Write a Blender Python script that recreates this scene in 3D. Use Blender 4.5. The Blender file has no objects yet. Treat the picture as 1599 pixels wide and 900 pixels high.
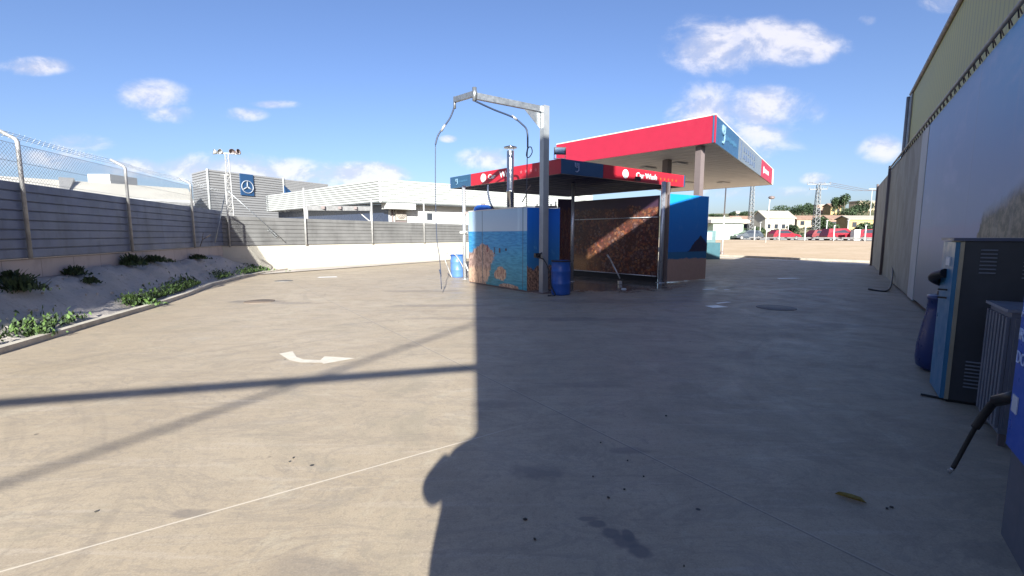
import bpy, bmesh, math, random
from math import radians, sin, cos, atan, atan2, pi, sqrt, hypot, tan
from mathutils import Vector, Matrix
random.seed(7)
S = bpy.context.scene
C = S.collection
# ------------------------------------------------------------------ camera
H = 1.62
PITCH = atan(83/725)
cam = bpy.data.cameras.new('camera'); co = bpy.data.objects.new('camera', cam); C.objects.link(co)
cam.sensor_width = 36; cam.lens = 725/1599*36; cam.clip_start = .05; cam.clip_end = 4000
co.location = (0, 0, H); co.rotation_euler = (pi/2-PITCH, 0, 0)
S.camera = co
S.render.resolution_x = 1024; S.render.resolution_y = 576
# ------------------------------------------------------------------ light
TANE = .37
SUN_EL = atan(TANE)
SH = Vector((-0.0812, 0.9967, 0))            # ground direction in which shadows fall
RT = Vector((0.9967, 0.0812, 0))
world = bpy.data.worlds.new('World'); S.world = world; world.use_nodes = True
sl = bpy.data.lights.new('sun', 'SUN'); so = bpy.data.objects.new('sun', sl); C.objects.link(so)
sl.energy = 5.0; sl.angle = radians(.53); sl.color = (.97, .985, .93)
d = Vector((SH.x*cos(SUN_EL), SH.y*cos(SUN_EL), -sin(SUN_EL)))
so.rotation_euler = d.to_track_quat('-Z', 'Y').to_euler()
so.location = (6, -40, 30)
S.view_settings.view_transform = 'Standard'; S.view_settings.look = 'None'
S.view_settings.exposure = 1.6; S.view_settings.gamma = 1; S.view_settings.use_curve_mapping = False
SKY_STRENGTH = .06
SKY_TINT = (.80, .83, 1.04)

# ------------------------------------------------------------------ node helper
class NT:
    def __init__(s, tree): s.t = tree; s.n = tree.nodes; s.l = tree.links
    def put(s, sock, v):
        if v is None: return
        if isinstance(v, bpy.types.NodeSocket): s.l.new(v, sock)
        elif isinstance(v, (tuple, list)):
            v = tuple(v)
            if len(sock.default_value) == 4 and len(v) == 3: v = v+(1,)
            sock.default_value = v
        else: sock.default_value = v
    def m(s, op, a, b=None, c=None, clamp=False):
        n = s.n.new('ShaderNodeMath'); n.operation = op; n.use_clamp = clamp
        for i, v in enumerate((a, b, c)): s.put(n.inputs[i], v)
        return n.outputs[0]
    def add(s, a, b): return s.m('ADD', a, b)
    def sub(s, a, b): return s.m('SUBTRACT', a, b)
    def mul(s, a, b): return s.m('MULTIPLY', a, b)
    def ss(s, x, lo, hi, a=0., b=1.):
        n = s.n.new('ShaderNodeMapRange'); n.interpolation_type = 'SMOOTHSTEP'
        for i, v in enumerate((x, lo, hi, a, b)): s.put(n.inputs[i], v)
        return n.outputs[0]
    def lin(s, x, lo, hi, a=0., b=1.):
        n = s.n.new('ShaderNodeMapRange')
        for i, v in enumerate((x, lo, hi, a, b)): s.put(n.inputs[i], v)
        return n.outputs[0]
    def mix(s, f, a, b, mode='MIX'):
        n = s.n.new('ShaderNodeMix'); n.data_type = 'RGBA'; n.blend_type = mode
        s.put(n.inputs[0], f); s.put(n.inputs[6], a); s.put(n.inputs[7], b)
        return n.outputs[2]
    def coord(s, k='Object'): return s.n.new('ShaderNodeTexCoord').outputs[k]
    def sep(s, v):
        n = s.n.new('ShaderNodeSeparateXYZ'); s.put(n.inputs[0], v); return n.outputs
    def comb(s, x, y, z=0.):
        n = s.n.new('ShaderNodeCombineXYZ')
        for i, v in enumerate((x, y, z)): s.put(n.inputs[i], v)
        return n.outputs[0]
    def map(s, v, scale=(1,1,1), rot=(0,0,0), loc=(0,0,0)):
        n = s.n.new('ShaderNodeMapping'); s.put(n.inputs[0], v); n.inputs[1].default_value = loc
        n.inputs[2].default_value = rot; n.inputs[3].default_value = scale; return n.outputs[0]
    def noise(s, v, scale=1., detail=4., rough=.55, dist=0., out=0):
        n = s.n.new('ShaderNodeTexNoise'); s.put(n.inputs['Vector'], v); n.inputs['Scale'].default_value = scale
        n.inputs['Detail'].default_value = detail; n.inputs['Roughness'].default_value = rough
        n.inputs['Distortion'].default_value = dist; return n.outputs[out]
    def vor(s, v, scale=1., out='Color', feat='F1'):
        n = s.n.new('ShaderNodeTexVoronoi'); n.feature = feat; s.put(n.inputs['Vector'], v); n.inputs['Scale'].default_value = scale
        return n.outputs[out]
    def bump(s, h, strength=.3, dist=.02):
        n = s.n.new('ShaderNodeBump'); n.inputs['Strength'].default_value = strength; n.inputs['Distance'].default_value = dist
        s.put(n.inputs['Height'], h); return n.outputs[0]

# ------------------------------------------------------------------ sky with clouds (in the world)
def wray(px, py):
    a = (px-799.5)/725; b = (450-py)/725
    v = (a, cos(PITCH)+b*sin(PITCH), -sin(PITCH)+b*cos(PITCH))
    return v[0]/v[1], v[2]/v[1]
w = NT(world.node_tree)
w.n.clear()
sky = w.n.new('ShaderNodeTexSky'); sky.sky_type = 'NISHITA'; sky.sun_disc = False
sky.sun_elevation = SUN_EL; sky.sun_rotation = atan2(-SH.x, -SH.y)
sky.altitude = 50; sky.air_density = 1.0; sky.dust_density = 1.4; sky.ozone_density = 2.6
dirv = w.coord('Generated')
dx, dy, dz = w.sep(dirv)
yy = w.m('MAXIMUM', dy, .05)
X = w.m('DIVIDE', dx, yy); Z = w.m('DIVIDE', dz, yy)
dom = w.comb(X, w.mul(Z, 1.5), 0)
n1 = w.noise(dom, 9, 8, .62, .3)
n2 = w.noise(w.map(dom, loc=(0.0, -.035, .0)), 9, 8, .62, .3)
nlow = w.noise(dom, 3.2, 3, .5)
CL = [(1120,75,85,44,1.),(1200,68,100,38,1.),(1265,72,62,26,.75),(1105,175,78,46,1.),(1180,170,110,36,.95),(1170,215,95,36,.8),(235,152,62,26,.8),(262,178,45,16,.75),
      (48,103,60,14,.6),(380,179,36,11,.65),(757,249,50,20,1.),(128,224,60,16,.6),(215,262,110,18,.8),(330,262,130,26,.9),(450,272,130,24,.9),(565,272,80,20,1.),
      (90,250,120,16,.55),(700,217,15,6,.7),(1274,279,28,11,.8),(1375,235,36,24,.7),(1354,32,16,9,.6),(1085,60,50,30,.6),(1480,5,40,14,.5),(430,163,40,6,.4),(1180,300,110,10,.45)]
dens = None
for (px, py, a, b, st) in CL:
    cx, cz = wray(px, py)
    ex = w.m('POWER', w.m('ABSOLUTE', w.m('DIVIDE', w.sub(X, cx), a/725)), 2.0)
    ez = w.m('POWER', w.m('ABSOLUTE', w.m('DIVIDE', w.sub(Z, cz), b/725)), 2.0)
    e = w.mul(w.sub(1.0, w.add(ex, ez)), st)
    dens = e if dens is None else w.m('MAXIMUM', dens, e)
dens = w.m('MAXIMUM', dens, -1.0)
d1 = w.add(w.add(dens, w.mul(w.sub(n1, .5), 2.6)), w.mul(w.sub(nlow, .5), 1.4))
alpha = w.mul(w.ss(d1, -.15, 1.15), w.ss(dens, -.35, .25))
shade = w.ss(w.add(w.sub(n1, n2), w.mul(w.sub(n1, .5), .35)), -.10, .12)
ccol = w.mix(shade, (4.1, 4.2, 5.0), (6.3, 6.0, 6.1))
front = w.m('GREATER_THAN', dy, .06)
alpha = w.m('MULTIPLY', alpha, front)
skyc = w.mix(1.0, sky.outputs[0], SKY_TINT, 'MULTIPLY')
col = w.mix(w.mul(alpha, .74), skyc, ccol)
bg = w.n.new('ShaderNodeBackground'); w.put(bg.inputs[0], col); bg.inputs[1].default_value = SKY_STRENGTH
wo = w.n.new('ShaderNodeOutputWorld'); w.l.new(bg.outputs[0], wo.inputs[0])

# ------------------------------------------------------------------ materials
MATS = {}
def newmat(name):
    m = bpy.data.materials.new(name); m.use_nodes = True
    t = NT(m.node_tree); b = m.node_tree.nodes['Principled BSDF']
    MATS[name] = m
    return m, t, b
def M(name, col, rough=.55, metal=0., var=.12, scale=3., bump=.0, spec=.4, dirt=.0, emit=None):
    if name in MATS: return MATS[name]
    m, t, b = newmat(name)
    o = t.coord()
    n = t.noise(o, scale, 5, .6)
    f = t.lin(n, .3, .7, 1-var, 1+var)
    c = t.mix(1., col, t.comb(f, f, f), 'MULTIPLY')
    if dirt:
        dn = t.noise(t.map(o, scale=(1, 1, .25)), 2.2, 6, .65)
        c = t.mix(t.mul(t.ss(dn, .5, .75), dirt), c, tuple(x*.35 for x in col))
    t.put(b.inputs['Base Color'], c)
    b.inputs['Roughness'].default_value = rough; b.inputs['Metallic'].default_value = metal
    t.put(b.inputs['Roughness'], t.lin(t.noise(o, scale*2.3, 4, .6), .3, .7, max(.03, rough-.08), min(1, rough+.1)))
    b.inputs['Specular IOR Level'].default_value = spec
    if bump: t.put(b.inputs['Normal'], t.bump(t.noise(o, scale*8, 4, .6), bump, .02))
    if emit: b.inputs['Emission Color'].default_value = (*emit[0], 1); b.inputs['Emission Strength'].default_value = emit[1]
    return m

def concrete_yard():
    m, t, b = newmat('concrete_yard')
    o = t.coord(); x, y, z = t.sep(o)
    big = t.noise(o, .35, 6, .6, .4)
    mid = t.noise(o, 1.7, 7, .68, .6)
    fine = t.noise(o, 26, 4, .7)
    streak = t.noise(t.map(o, scale=(.9, 9, 1), rot=(0, 0, radians(-12))), 1.2, 6, .65, .5)
    streak2 = t.noise(t.map(o, scale=(.5, 5, 1), rot=(0, 0, radians(48))), 1.6, 6, .7, .8)
    c = t.mix(t.ss(big, .3, .7), (.385, .298, .203), (.45, .356, .25))
    c = t.mix(t.mul(t.ss(mid, .45, .7), .55), c, (.30, .24, .18))
    c = t.mix(t.mul(t.ss(streak, .5, .72), .34), c, (.275, .225, .175))
    c = t.mix(t.mul(t.ss(streak2, .52, .7), .45), c, (.50, .41, .32))
    c = t.mix(t.mul(t.ss(fine, .5, .7), .4), c, (.20, .165, .13))
    blot = t.noise(o, .8, 8, .74, 1.2); c = t.mix(t.mul(t.ss(blot, .50, .66), .42), c, (.27, .23, .165)); c = t.mix(t.mul(t.ss(blot, .46, .34), .35), c, (.50, .43, .32))
    grain = t.noise(o, 95, 3, .75); c = t.mix(t.mul(t.ss(grain, .5, .68), .3), c, (.16, .13, .10)); c = t.mix(t.mul(t.ss(grain, .48, .32), .25), c, (.58, .50, .40))
    sw = t.noise(t.map(o, scale=(1, 2.2, 1), rot=(0, 0, radians(20))), .9, 7, .72, 1.6); c = t.mix(t.mul(t.m('MULTIPLY', t.ss(sw, .50, .53), t.ss(sw, .58, .53)), .35), c, (.24, .20, .16))
    # tyre scrub arcs
    for (cx, cy, r0, r1, s_) in [(-7.5, 0.2, 3.2, 6.6, .2), (1.5, 1.0, 6.3, 9.5, .22), (-1.5, 14, 3.0, 5.2, .25), (7, 4, 3.4, 5.4, .2)]:
        ddx = t.sub(x, cx); ddy = t.sub(y, cy)
        rr = t.m('SQRT', t.add(t.mul(ddx, ddx), t.mul(ddy, ddy)))
        ang = t.m('ARCTAN2', ddy, ddx)
        tr = t.noise(t.comb(t.mul(rr, 5.), t.mul(ang, 1.3), cx), 1.6, 5, .6)
        k = t.mul(t.mul(t.ss(rr, r0, r0+.6), t.ss(rr, r1, r1-.9)), t.mul(t.ss(tr, .52, .68), s_))
        c = t.mix(k, c, (.19, .155, .125))
    # oil and water stains
    warp = t.noise(o, 2.6, 4, .65)
    for (sx, sy, rx, ry, am) in [(.15,3.02,.20,.13,.55),(.43,2.50,.05,.02,.6),(.48,2.45,.045,.03,.7),(.54,2.37,.05,.045,.8),(.60,2.30,.07,.05,.8),(.66,2.22,.06,.06,.8),(.63,2.35,.03,.05,.8),(.85,3.35,.18,.07,.45),(-6.19,11.26,.7,.28,.55),(-5.2,11.0,.6,.2,.35),
                                 (-1.9,2.55,.16,.06,.5),(-.1,4.3,.3,.1,.25),(.95,4.9,.5,.12,.25),(3.2,6.1,.6,.2,.25),(-3.9,3.1,.4,.08,.3),(1.6,8.8,1.2,.3,.3),(-2.6,13.4,1.2,.3,.3),(4.2,3.4,.5,.3,.2),(-1.0,2.1,.3,.1,.25),
                                 (5.5,8.2,1.0,.25,.3),(-1.6,10.6,1.4,.22,.38),(0,8.9,2.2,.2,.3),(2.5,11.3,2.4,.4,.35),(2.5,2.2,.2,.1,.3)]:
        ex = t.m('DIVIDE', t.sub(x, sx), rx); ey = t.m('DIVIDE', t.sub(y, sy), ry)
        dd = t.add(t.m('SQRT', t.add(t.mul(ex, ex), t.mul(ey, ey))), t.mul(t.sub(warp, .5), 2.2))
        c = t.mix(t.mul(t.ss(dd, 1.15, .55), am), c, (.14, .12, .11))
    # saw cut joints on a 5.2 m grid
    a1 = t.add(t.mul(x, -.562), t.mul(y, .827)); b1 = t.add(t.mul(x, .827), t.mul(y, .562))
    def line(v, off, wd):
        u = t.m('ABSOLUTE', t.sub(t.m('FRACT', t.add(t.m('DIVIDE', t.sub(v, off), 5.2), .5)), .5))
        return t.ss(u, wd/5.2, wd*.45/5.2)
    c = t.mix(t.mul(t.mul(line(a1, 3.11, .009), t.ss(t.m('ABSOLUTE', t.sub(a1, 3.11)), .3, .1)), t.ss(x, .2, -.6, .05, .62)), c, (.72, .62, .5))  # pale joint, its colour faded out where the yard lies in shade
    c = t.mix(t.mul(line(b1, 2.66, .008), .6), c, (.13, .11, .10))
    c = t.mix(t.mul(line(t.add(b1, -.012), 2.66, .008), .22), c, (.62, .55, .46))
    # pebbly dark debris
    v = t.vor(o, 2.4, 'Distance'); c = t.mix(t.mul(t.ss(v, .045, .03), t.ss(t.noise(o, .9, 2), .5, .56)), c, (.05, .045, .04))
    # wet wash-bay floor
    wx = t.m('DIVIDE', t.sub(x, 2.6), 3.1); wy = t.m('DIVIDE', t.sub(y, 16.4), 3.3)
    wd = t.add(t.m('SQRT', t.add(t.mul(wx, wx), t.mul(wy, wy))), t.mul(t.sub(mid, .5), .9))
    wet = t.ss(wd, 1.15, .8)
    c = t.mix(t.mul(wet, .72), c, (.07, .06, .05))
    wet2 = t.mul(t.ss(wd, 2.6, 1.1), t.ss(streak, .47, .57))
    c = t.mix(t.mul(wet2, .45), c, (.12, .10, .09))
    t.put(b.inputs['Base Color'], c)
    ro = t.lin(mid, .3, .7, .48, .72)
    ro = t.m('MULTIPLY', ro, t.lin(wet, 0, 1, 1, .22)); ro = t.m('MULTIPLY', ro, t.lin(wet2, 0, 1, 1, .5))
    t.put(b.inputs['Roughness'], ro)
    b.inputs['Specular IOR Level'].default_value = .45
    h = t.add(t.mul(mid, .5), t.mul(fine, .2)); h = t.add(h, t.mul(line(b1, 2.66, .010), -1.))
    t.put(b.inputs['Normal'], t.bump(h, .28, .012))
    return m
def soil_mat(name, c1, c2, c3, sc=1., bump=.6):
    m, t, b = newmat(name); o = t.coord()
    n = t.noise(o, .8*sc, 7, .65); f = t.noise(o, 14*sc, 5, .7)
    c = t.mix(t.ss(n, .35, .65), c1, c2); c = t.mix(t.mul(t.ss(f, .5, .7), .6), c, c3)
    t.put(b.inputs['Base Color'], c); b.inputs['Roughness'].default_value = .95
    b.inputs['Specular IOR Level'].default_value = .15
    t.put(b.inputs['Normal'], t.bump(t.add(n, t.mul(f, .4)), bump, .06)); return m

M_YARD = concrete_yard()
M_SOIL = soil_mat('bank_soil', (.42,.37,.32), (.52,.45,.39), (.26,.225,.19))
M_DIRT = soil_mat('dirt_sand', (.46,.34,.225), (.53,.40,.28), (.38,.28,.19), .25)
M_HILL = soil_mat('hill_scrub', (.11,.12,.06), (.24,.20,.12), (.05,.065,.035), .12)
M_FLAT = soil_mat('plain', (.22,.19,.14), (.28,.25,.19), (.15,.14,.10), .1)
M_ROAD = M('asphalt', (.10,.10,.10), .8, var=.2, scale=.6)
M_KERB = M('kerb_concrete', (.50,.44,.36), .8, var=.2, scale=2., bump=.3, dirt=.5)
M_WALK = M('pavement', (.56,.53,.47), .85, var=.12, scale=.8)
M_PAINT = M('road_paint', (.62,.55,.45), .6, var=.12, scale=9, dirt=.2)
M_GALV = M('galvanised', (.30,.31,.32), .42, .8, var=.22, scale=7)
M_GALVP = M('galvanised_dull', (.33,.32,.31), .55, .3, var=.22, scale=5, dirt=.3)
M_STEEL = M('stainless', (.45,.45,.46), .32, .55, var=.08, scale=5)
M_FLUE = M('flue_metal', (.34,.34,.35), .2, .95, var=.1, scale=5)
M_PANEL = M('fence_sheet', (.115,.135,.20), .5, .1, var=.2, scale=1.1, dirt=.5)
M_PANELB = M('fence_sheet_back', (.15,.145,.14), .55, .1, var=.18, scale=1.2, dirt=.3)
M_WHITE = M('white_paint', (.50,.495,.48), .6, var=.05, scale=1.5, dirt=.15)
M_CLADW = M('white_cladding', (.37,.375,.36), .45, .0, var=.04, scale=.6)
M_CLADG = M('grey_cladding', (.23,.225,.225), .45, .1, var=.06, scale=.4)
M_ROOFW = M('roof_sheet', (.52,.48,.41), .6, var=.10, scale=.5, dirt=.2)
M_NAVY = M('navy_plastic', (.018,.055,.13), .35, var=.05)
M_NAVYL = M('navy_light', (.022,.065,.125), .35, var=.05)
M_RED = M('red_fascia', (.34,.014,.026), .35, var=.05)
M_REDG = M('red_fascia_big', (.30,.014,.036), .45, var=.04)
M_SOFF = M('soffit', (.62,.58,.55), .6, var=.04, dirt=.12, scale=.8)
M_SOFFD = M('soffit_dark', (.014,.022,.075), .6, var=.2, scale=1.2, spec=.1)
M_COL = M('column_grey', (.16,.125,.12), .5, .1, var=.05)
M_GLASS = M('dark_glass', (.03,.035,.045), .08, .0, var=.1, spec=.8)
M_BLACK = M('black_rubber', (.014,.014,.016), .45, var=.2)
M_HOSE = M('hose_dark', (.03,.04,.07), .4, var=.1)
M_BARREL = M('blue_barrel', (.018,.075,.30), .35, var=.12, scale=4, dirt=.25)
M_BARRELL = M('blue_barrel_faded', (.07,.15,.34), .4, var=.12, scale=4, dirt=.2)
M_LEAF = [M('leaf_dark', (.022,.04,.016), .7, var=.35, scale=4), M('leaf_mid', (.038,.062,.024), .7, var=.35, scale=4), M('leaf_bright', (.075,.13,.03), .65, var=.3, scale=4), M('leaf_dry', (.10,.095,.05), .8, var=.3, scale=4)]
M_TRUNK = M('bark', (.12,.09,.065), .9, var=.3, scale=6, bump=.5)
M_CABF = M('cabinet_teal', (.045,.17,.30), .35, var=.08)
M_CABS = M('cabinet_charcoal', (.06,.062,.068), .42, .2, var=.15, scale=2.5, dirt=.3)
M_SILV = M('locker_grey', (.20,.21,.25), .4, .5, var=.1)
M_MBLUE = M('machine_blue', (.012,.075,.42), .3, var=.08)
M_MGRY = M('machine_plinth', (.12,.12,.14), .5, var=.1, dirt=.3)
M_YG = None
def block_mat(name, base, bw=.42, bh=.2, mortar=.5):
    m, t, b = newmat(name); uv = t.coord('UV')
    n = t.noise(uv, 1.2, 6, .65); f = t.noise(uv, 9, 5, .7)
    br = t.n.new('ShaderNodeTexBrick'); t.put(br.inputs['Vector'], uv)
    br.inputs['Color1'].default_value = (*base, 1); br.inputs['Color2'].default_value = (*[x*.93 for x in base], 1)
    br.inputs['Mortar'].default_value = (*[x*mortar for x in base], 1)
    br.inputs['Scale'].default_value = 1; br.inputs['Mortar Size'].default_value = .008; br.inputs['Brick Width'].default_value = bw; br.inputs['Row Height'].default_value = bh
    br.inputs['Mortar Smooth'].default_value = .3
    c = t.mix(t.mul(t.ss(n, .5, .75), .55), br.outputs[0], tuple(x*.6 for x in base))
    c = t.mix(t.mul(t.ss(f, .55, .75), .3), c, tuple(x*.75 for x in base))
    t.put(b.inputs['Base Color'], c); b.inputs['Roughness'].default_value = .9
    t.put(b.inputs['Normal'], t.bump(t.add(t.mul(br.outputs['Fac'], -1.), t.mul(f, .5)), .35, .01)); return m
M_BLOCK = block_mat('block_wall', (.48, .40, .36), 1.0, .38)
M_BLOCKW = block_mat('rendered_wall', (.45, .41, .34), 2.4, .6, .88)

def uvmat(name, fn, rough=.35, spec=.4):
    m, t, b = newmat(name)
    u, v, _ = t.sep(t.coord('UV'))
    t.put(b.inputs['Base Color'], fn(t, u, v)); b.inputs['Roughness'].default_value = rough
    b.inputs['Specular IOR Level'].default_value = spec
    return m
def sea_pic(t, u, v):
    p = t.comb(u, v)
    wv = t.noise(t.map(p, scale=(7, 30, 1), rot=(0, 0, radians(-12))), 1.6, 6, .65, .6)
    c = t.mix(t.ss(v, .05, .6), (.012, .18, .22), (.035, .22, .50))
    c = t.mix(t.mul(t.ss(u, .35, .9), t.mul(t.ss(v, .62, .35), .45)), c, (.07, .38, .50))
    c = t.mix(t.mul(t.ss(wv, .42, .68), .5), c, (.10, .36, .48))
    c = t.mix(t.mul(t.ss(wv, .55, .35), .4), c, (.008, .09, .14))
    c = t.mix(t.ss(v, .715, .725), c, t.mix(t.ss(v, .72, 1.), (.34, .43, .53), (.25, .37, .52)))
    # headland on the left
    jag = t.noise(p, 9, 7, .7); rockn = t.noise(t.map(p, scale=(1.6, .7, 1), rot=(0, 0, radians(25))), 16, 8, .78, .8)
    hgt = t.sub(t.add(.56, t.mul(t.sub(jag, .5), .22)), t.mul(t.m('ABSOLUTE', t.sub(u, .27)), .55))
    rim = t.sub(t.add(.50, t.mul(t.sub(jag, .5), .22)), t.mul(t.m('ABSOLUTE', t.sub(v, .40)), .42))
    rk = t.mul(t.ss(t.sub(hgt, v), -.01, .02), t.ss(t.sub(rim, u), -.01, .02))
    rc = t.mix(t.ss(rockn, .4, .62), (.16, .10, .085), (.48, .33, .28))
    rc = t.mix(t.mul(t.ss(v, .26, .18), t.ss(rockn, .35, .55)), rc, (.55, .36, .25))
    c = t.mix(rk, c, rc)
    # small boulders
    for (bu, bv, ru, rv) in [(.60, .17, .085, .10), (.53, .15, .05, .06), (.72, .015, .16, .035)]:
        ex = t.m('DIVIDE', t.sub(u, bu), ru); ey = t.m('DIVIDE', t.sub(v, bv), rv)
        dd = t.add(t.m('SQRT', t.add(t.mul(ex, ex), t.mul(ey, ey))), t.mul(t.sub(jag, .5), 1.2))
        c = t.mix(t.ss(dd, 1.05, .9), c, t.mix(t.ss(rockn, .4, .6), (.25, .12, .09), (.60, .42, .28)))
    # two swimmers and a tower on the headland
    for (bu, bv, ru, rv) in [(.49, .465, .010, .05), (.36, .49, .012, .055), (.68, .485, .02, .018)]:
        ex = t.ss(t.m('ABSOLUTE', t.sub(u, bu)), ru, ru*.7); ey = t.ss(t.m('ABSOLUTE', t.sub(v, bv)), rv, rv*.8)
        c = t.mix(t.mul(ex, ey), c, (.03, .04, .08) if bu != .36 else (.16, .03, .04))
    # panel joints
    for ju in (.27, .94):
        c = t.mix(t.ss(t.m('ABSOLUTE', t.sub(u, ju)), .006, .003), c, (.05, .09, .12))
    return c
def bluecoast(t, u, v):
    p = t.comb(u, v); n = t.noise(p, 5, 6, .65); f = t.noise(p, 22, 6, .7)
    c = t.mix(t.ss(v, .4, 1.), (.02, .16, .46), (.012, .22, .62))
    c = t.mix(t.mul(t.ss(n, .55, .7), .15), c, (.2, .4, .6))
    hill = t.sub(t.add(.55, t.mul(t.sub(n, .5), .12)), t.mul(t.m('ABSOLUTE', t.sub(u, .82)), .62))
    hill = t.m('MAXIMUM', hill, t.sub(.345, t.mul(u, .02)))
    c = t.mix(t.ss(t.sub(hill, v), 0, .012), c, t.mix(t.ss(f, .4, .6), (.02, .03, .07), (.05, .035, .06)))
    c = t.mix(t.ss(v, .345, .335), c, (.03, .14, .27))
    be = t.add(.27, t.mul(t.sub(n, .5), .06))
    c = t.mix(t.ss(t.sub(be, v), 0, .02), c, t.mix(f, (.34, .20, .155), (.48, .31, .235)))
    return c
def boxside(t, u, v):
    p = t.comb(u, v); n = t.noise(p, 6, 6, .7); f = t.noise(p, 26, 6, .7)
    c = t.mix(t.ss(v, .3, 1.), (.03, .16, .36), (.010, .13, .56))
    c = t.mix(t.mul(t.ss(n, .55, .7), t.ss(v, .7, .5)), c, (.10, .30, .50))
    c = t.mix(t.ss(t.sub(t.add(.30, t.mul(t.sub(n, .5), .4)), v), 0, .03), c, t.mix(t.ss(f, .4, .6), (.06, .04, .035), (.38, .22, .15)))
    return c
def village(t, u, v):
    p = t.comb(t.mul(u, 2.0), v)
    n = t.noise(p, 3.2, 5, .6); 
    cells = t.n.new('ShaderNodeTexVoronoi'); cells.distance = 'CHEBYCHEV'; t.put(cells.inputs['Vector'], t.map(p, scale=(1, 1.35, 1), loc=(.13, .2, 0))); cells.inputs['Scale'].default_value = 21
    r, g, bl = t.sep(cells.outputs['Color'])
    fine = t.noise(p, 60, 5, .8)
    wall = t.mix(t.ss(r, .2, .9), (.50, .15, .05), (.58, .27, .12))
    patch = t.noise(p, 5.5, 3, .6)
    wall = t.mix(t.mul(t.ss(t.add(patch, t.mul(g, .15)), .60, .70), .7), wall, (.10, .10, .15)); wall = t.mix(t.mul(t.ss(t.sub(patch, t.mul(g, .12)), .42, .34), .7), wall, (.26, .04, .045))
    wall = t.mix(t.mul(t.ss(bl, .8, .9), .6), wall, (.28, .24, .25))
    win = t.n.new('ShaderNodeTexVoronoi'); win.distance = 'CHEBYCHEV'; t.put(win.inputs['Vector'], p); win.inputs['Scale'].default_value = 42; win.inputs['Randomness'].default_value = .45
    wall = t.mix(t.mul(t.ss(win.outputs['Distance'], .26, .16), .5), wall, (.03, .018, .026))
    wall = t.mix(t.mul(t.ss(cells.outputs['Distance'], .34, .5), .8), wall, (.035, .016, .02))
    wall = t.mix(t.ss(fine, .40, .66, .82, 0.), wall, (.04, .02, .018))
    dens_ = t.m('MULTIPLY', t.ss(t.add(n, t.mul(t.sub(v, .5), -.12)), .30, .58), .80)
    rock = t.mix(t.ss(fine, .35, .65), (.03, .014, .016), (.12, .045, .025))
    c = t.mix(dens_, rock, wall)
    c = t.mix(t.ss(t.sub(v, t.add(.84, t.mul(t.sub(n, .5), .25))), 0, .05), c, (.05, .026, .045))
    glow = t.mul(t.ss(v, .30, .10), t.ss(t.add(u, t.mul(t.sub(n, .5), .6)), .42, .12))
    c = t.mix(glow, c, t.mix(t.ss(fine, .4, .6), (.34, .13, .04), (.46, .26, .12)))
    return c
def banner(t, u, v):   # banner print: hazy blue sky, cliff towards the near end
    p = t.comb(t.mul(u, 3.7), v); n = t.noise(p, 4, 7, .68); f = t.noise(p, 22, 6, .75)
    c = t.mix(t.ss(v, .35, 1.), (.27, .33, .47), (.21, .34, .56))
    c = t.mix(t.mul(t.ss(u, .22, .5), t.mul(t.ss(v, .45, .95), .8)), c, (.06, .33, .62))
    c = t.mix(t.mul(t.ss(t.noise(t.map(p, scale=(1, 2.5, 1)), 2., 5, .6), .5, .7), .3), c, (.5, .5, .66))
    ridge = t.add(.405, t.add(t.mul(t.sub(u, .33), .75), t.mul(t.sub(n, .5), .12)))
    ridge = t.sub(ridge, t.mul(t.ss(t.add(u, t.mul(t.sub(n, .5), .08)), .37, .30), .5))
    ridge = t.m('MINIMUM', ridge, t.add(.62, t.mul(t.sub(n, .5), .2)))
    c = t.mix(t.ss(t.sub(ridge, v), -.03, .03), c, t.mix(t.ss(f, .4, .62), (.05, .048, .045), (.22, .19, .145)))
    far = t.add(.41, t.add(t.mul(u, .02), t.mul(t.sub(n, .5), .06)))
    c = t.mix(t.mul(t.ss(t.sub(far, v), -.02, .02), t.ss(t.sub(v, ridge), -.02, .02)), c, t.mix(t.ss(v, .2, .4), (.20, .24, .30), (.30, .31, .44)))
    c = t.mix(t.mul(t.ss(v, .30, .05), .8), c, (.22, .21, .23))
    seam = t.m('ABSOLUTE', t.sub(t.m('FRACT', t.mul(u, 5.)), .5)); c = t.mix(t.mul(t.ss(seam, .004, .001), .5), c, (.16, .18, .26))
    c = t.mix(t.mul(t.ss(t.noise(t.comb(t.mul(u, 26.), t.mul(v, .7)), 1.6, 5, .7), .5, .75), .22), c, (.40, .42, .52))
    return c
def canvas(t, u, v):
    p = t.comb(t.mul(u, 3.), v); n = t.noise(p, 2.5, 7, .7, .5); f = t.noise(t.map(p, scale=(3, 1, 1)), 5, 6, .7); s = t.noise(t.map(p, scale=(10, .6, 1)), 2, 4, .6)
    c = t.mix(t.ss(n, .35, .65), (.26, .235, .19), (.36, .33, .28)); c = t.mix(t.mul(t.ss(f, .5, .7), .5), c, (.17, .155, .125))
    c = t.mix(t.mul(t.ss(s, .5, .7), .4), c, (.42, .39, .34))
    return c
def yellowgreen(t, u, v):
    w_ = t.m('SINE', t.mul(u, 2*pi*90)); n = t.noise(t.comb(u, v), 3, 5, .6)
    c = t.mix(t.ss(u, .66, .68), (.33, .30, .12), (.30, .31, .33))
    c = t.mix(t.ss(u, .60, .45), c, (.42, .37, .09))
    c = t.mix(t.mul(t.ss(n, .45, .7), .25), c, (.22, .21, .15))
    return t.mix(t.ss(w_, .5, .95, 0., .45), c, (.14, .13, .09))
M_SEA = uvmat('sea_print', sea_pic); M_COAST = uvmat('coast_print', bluecoast); M_BOXS = uvmat('box_side_print', boxside)
M_VILL = uvmat('village_print', village, .3); M_BANNER = uvmat('banner_print', banner, .5); M_CANVAS = uvmat('canvas_print', canvas, .7)
M_YG = uvmat('sheet_wall', yellowgreen, .55)

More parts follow.
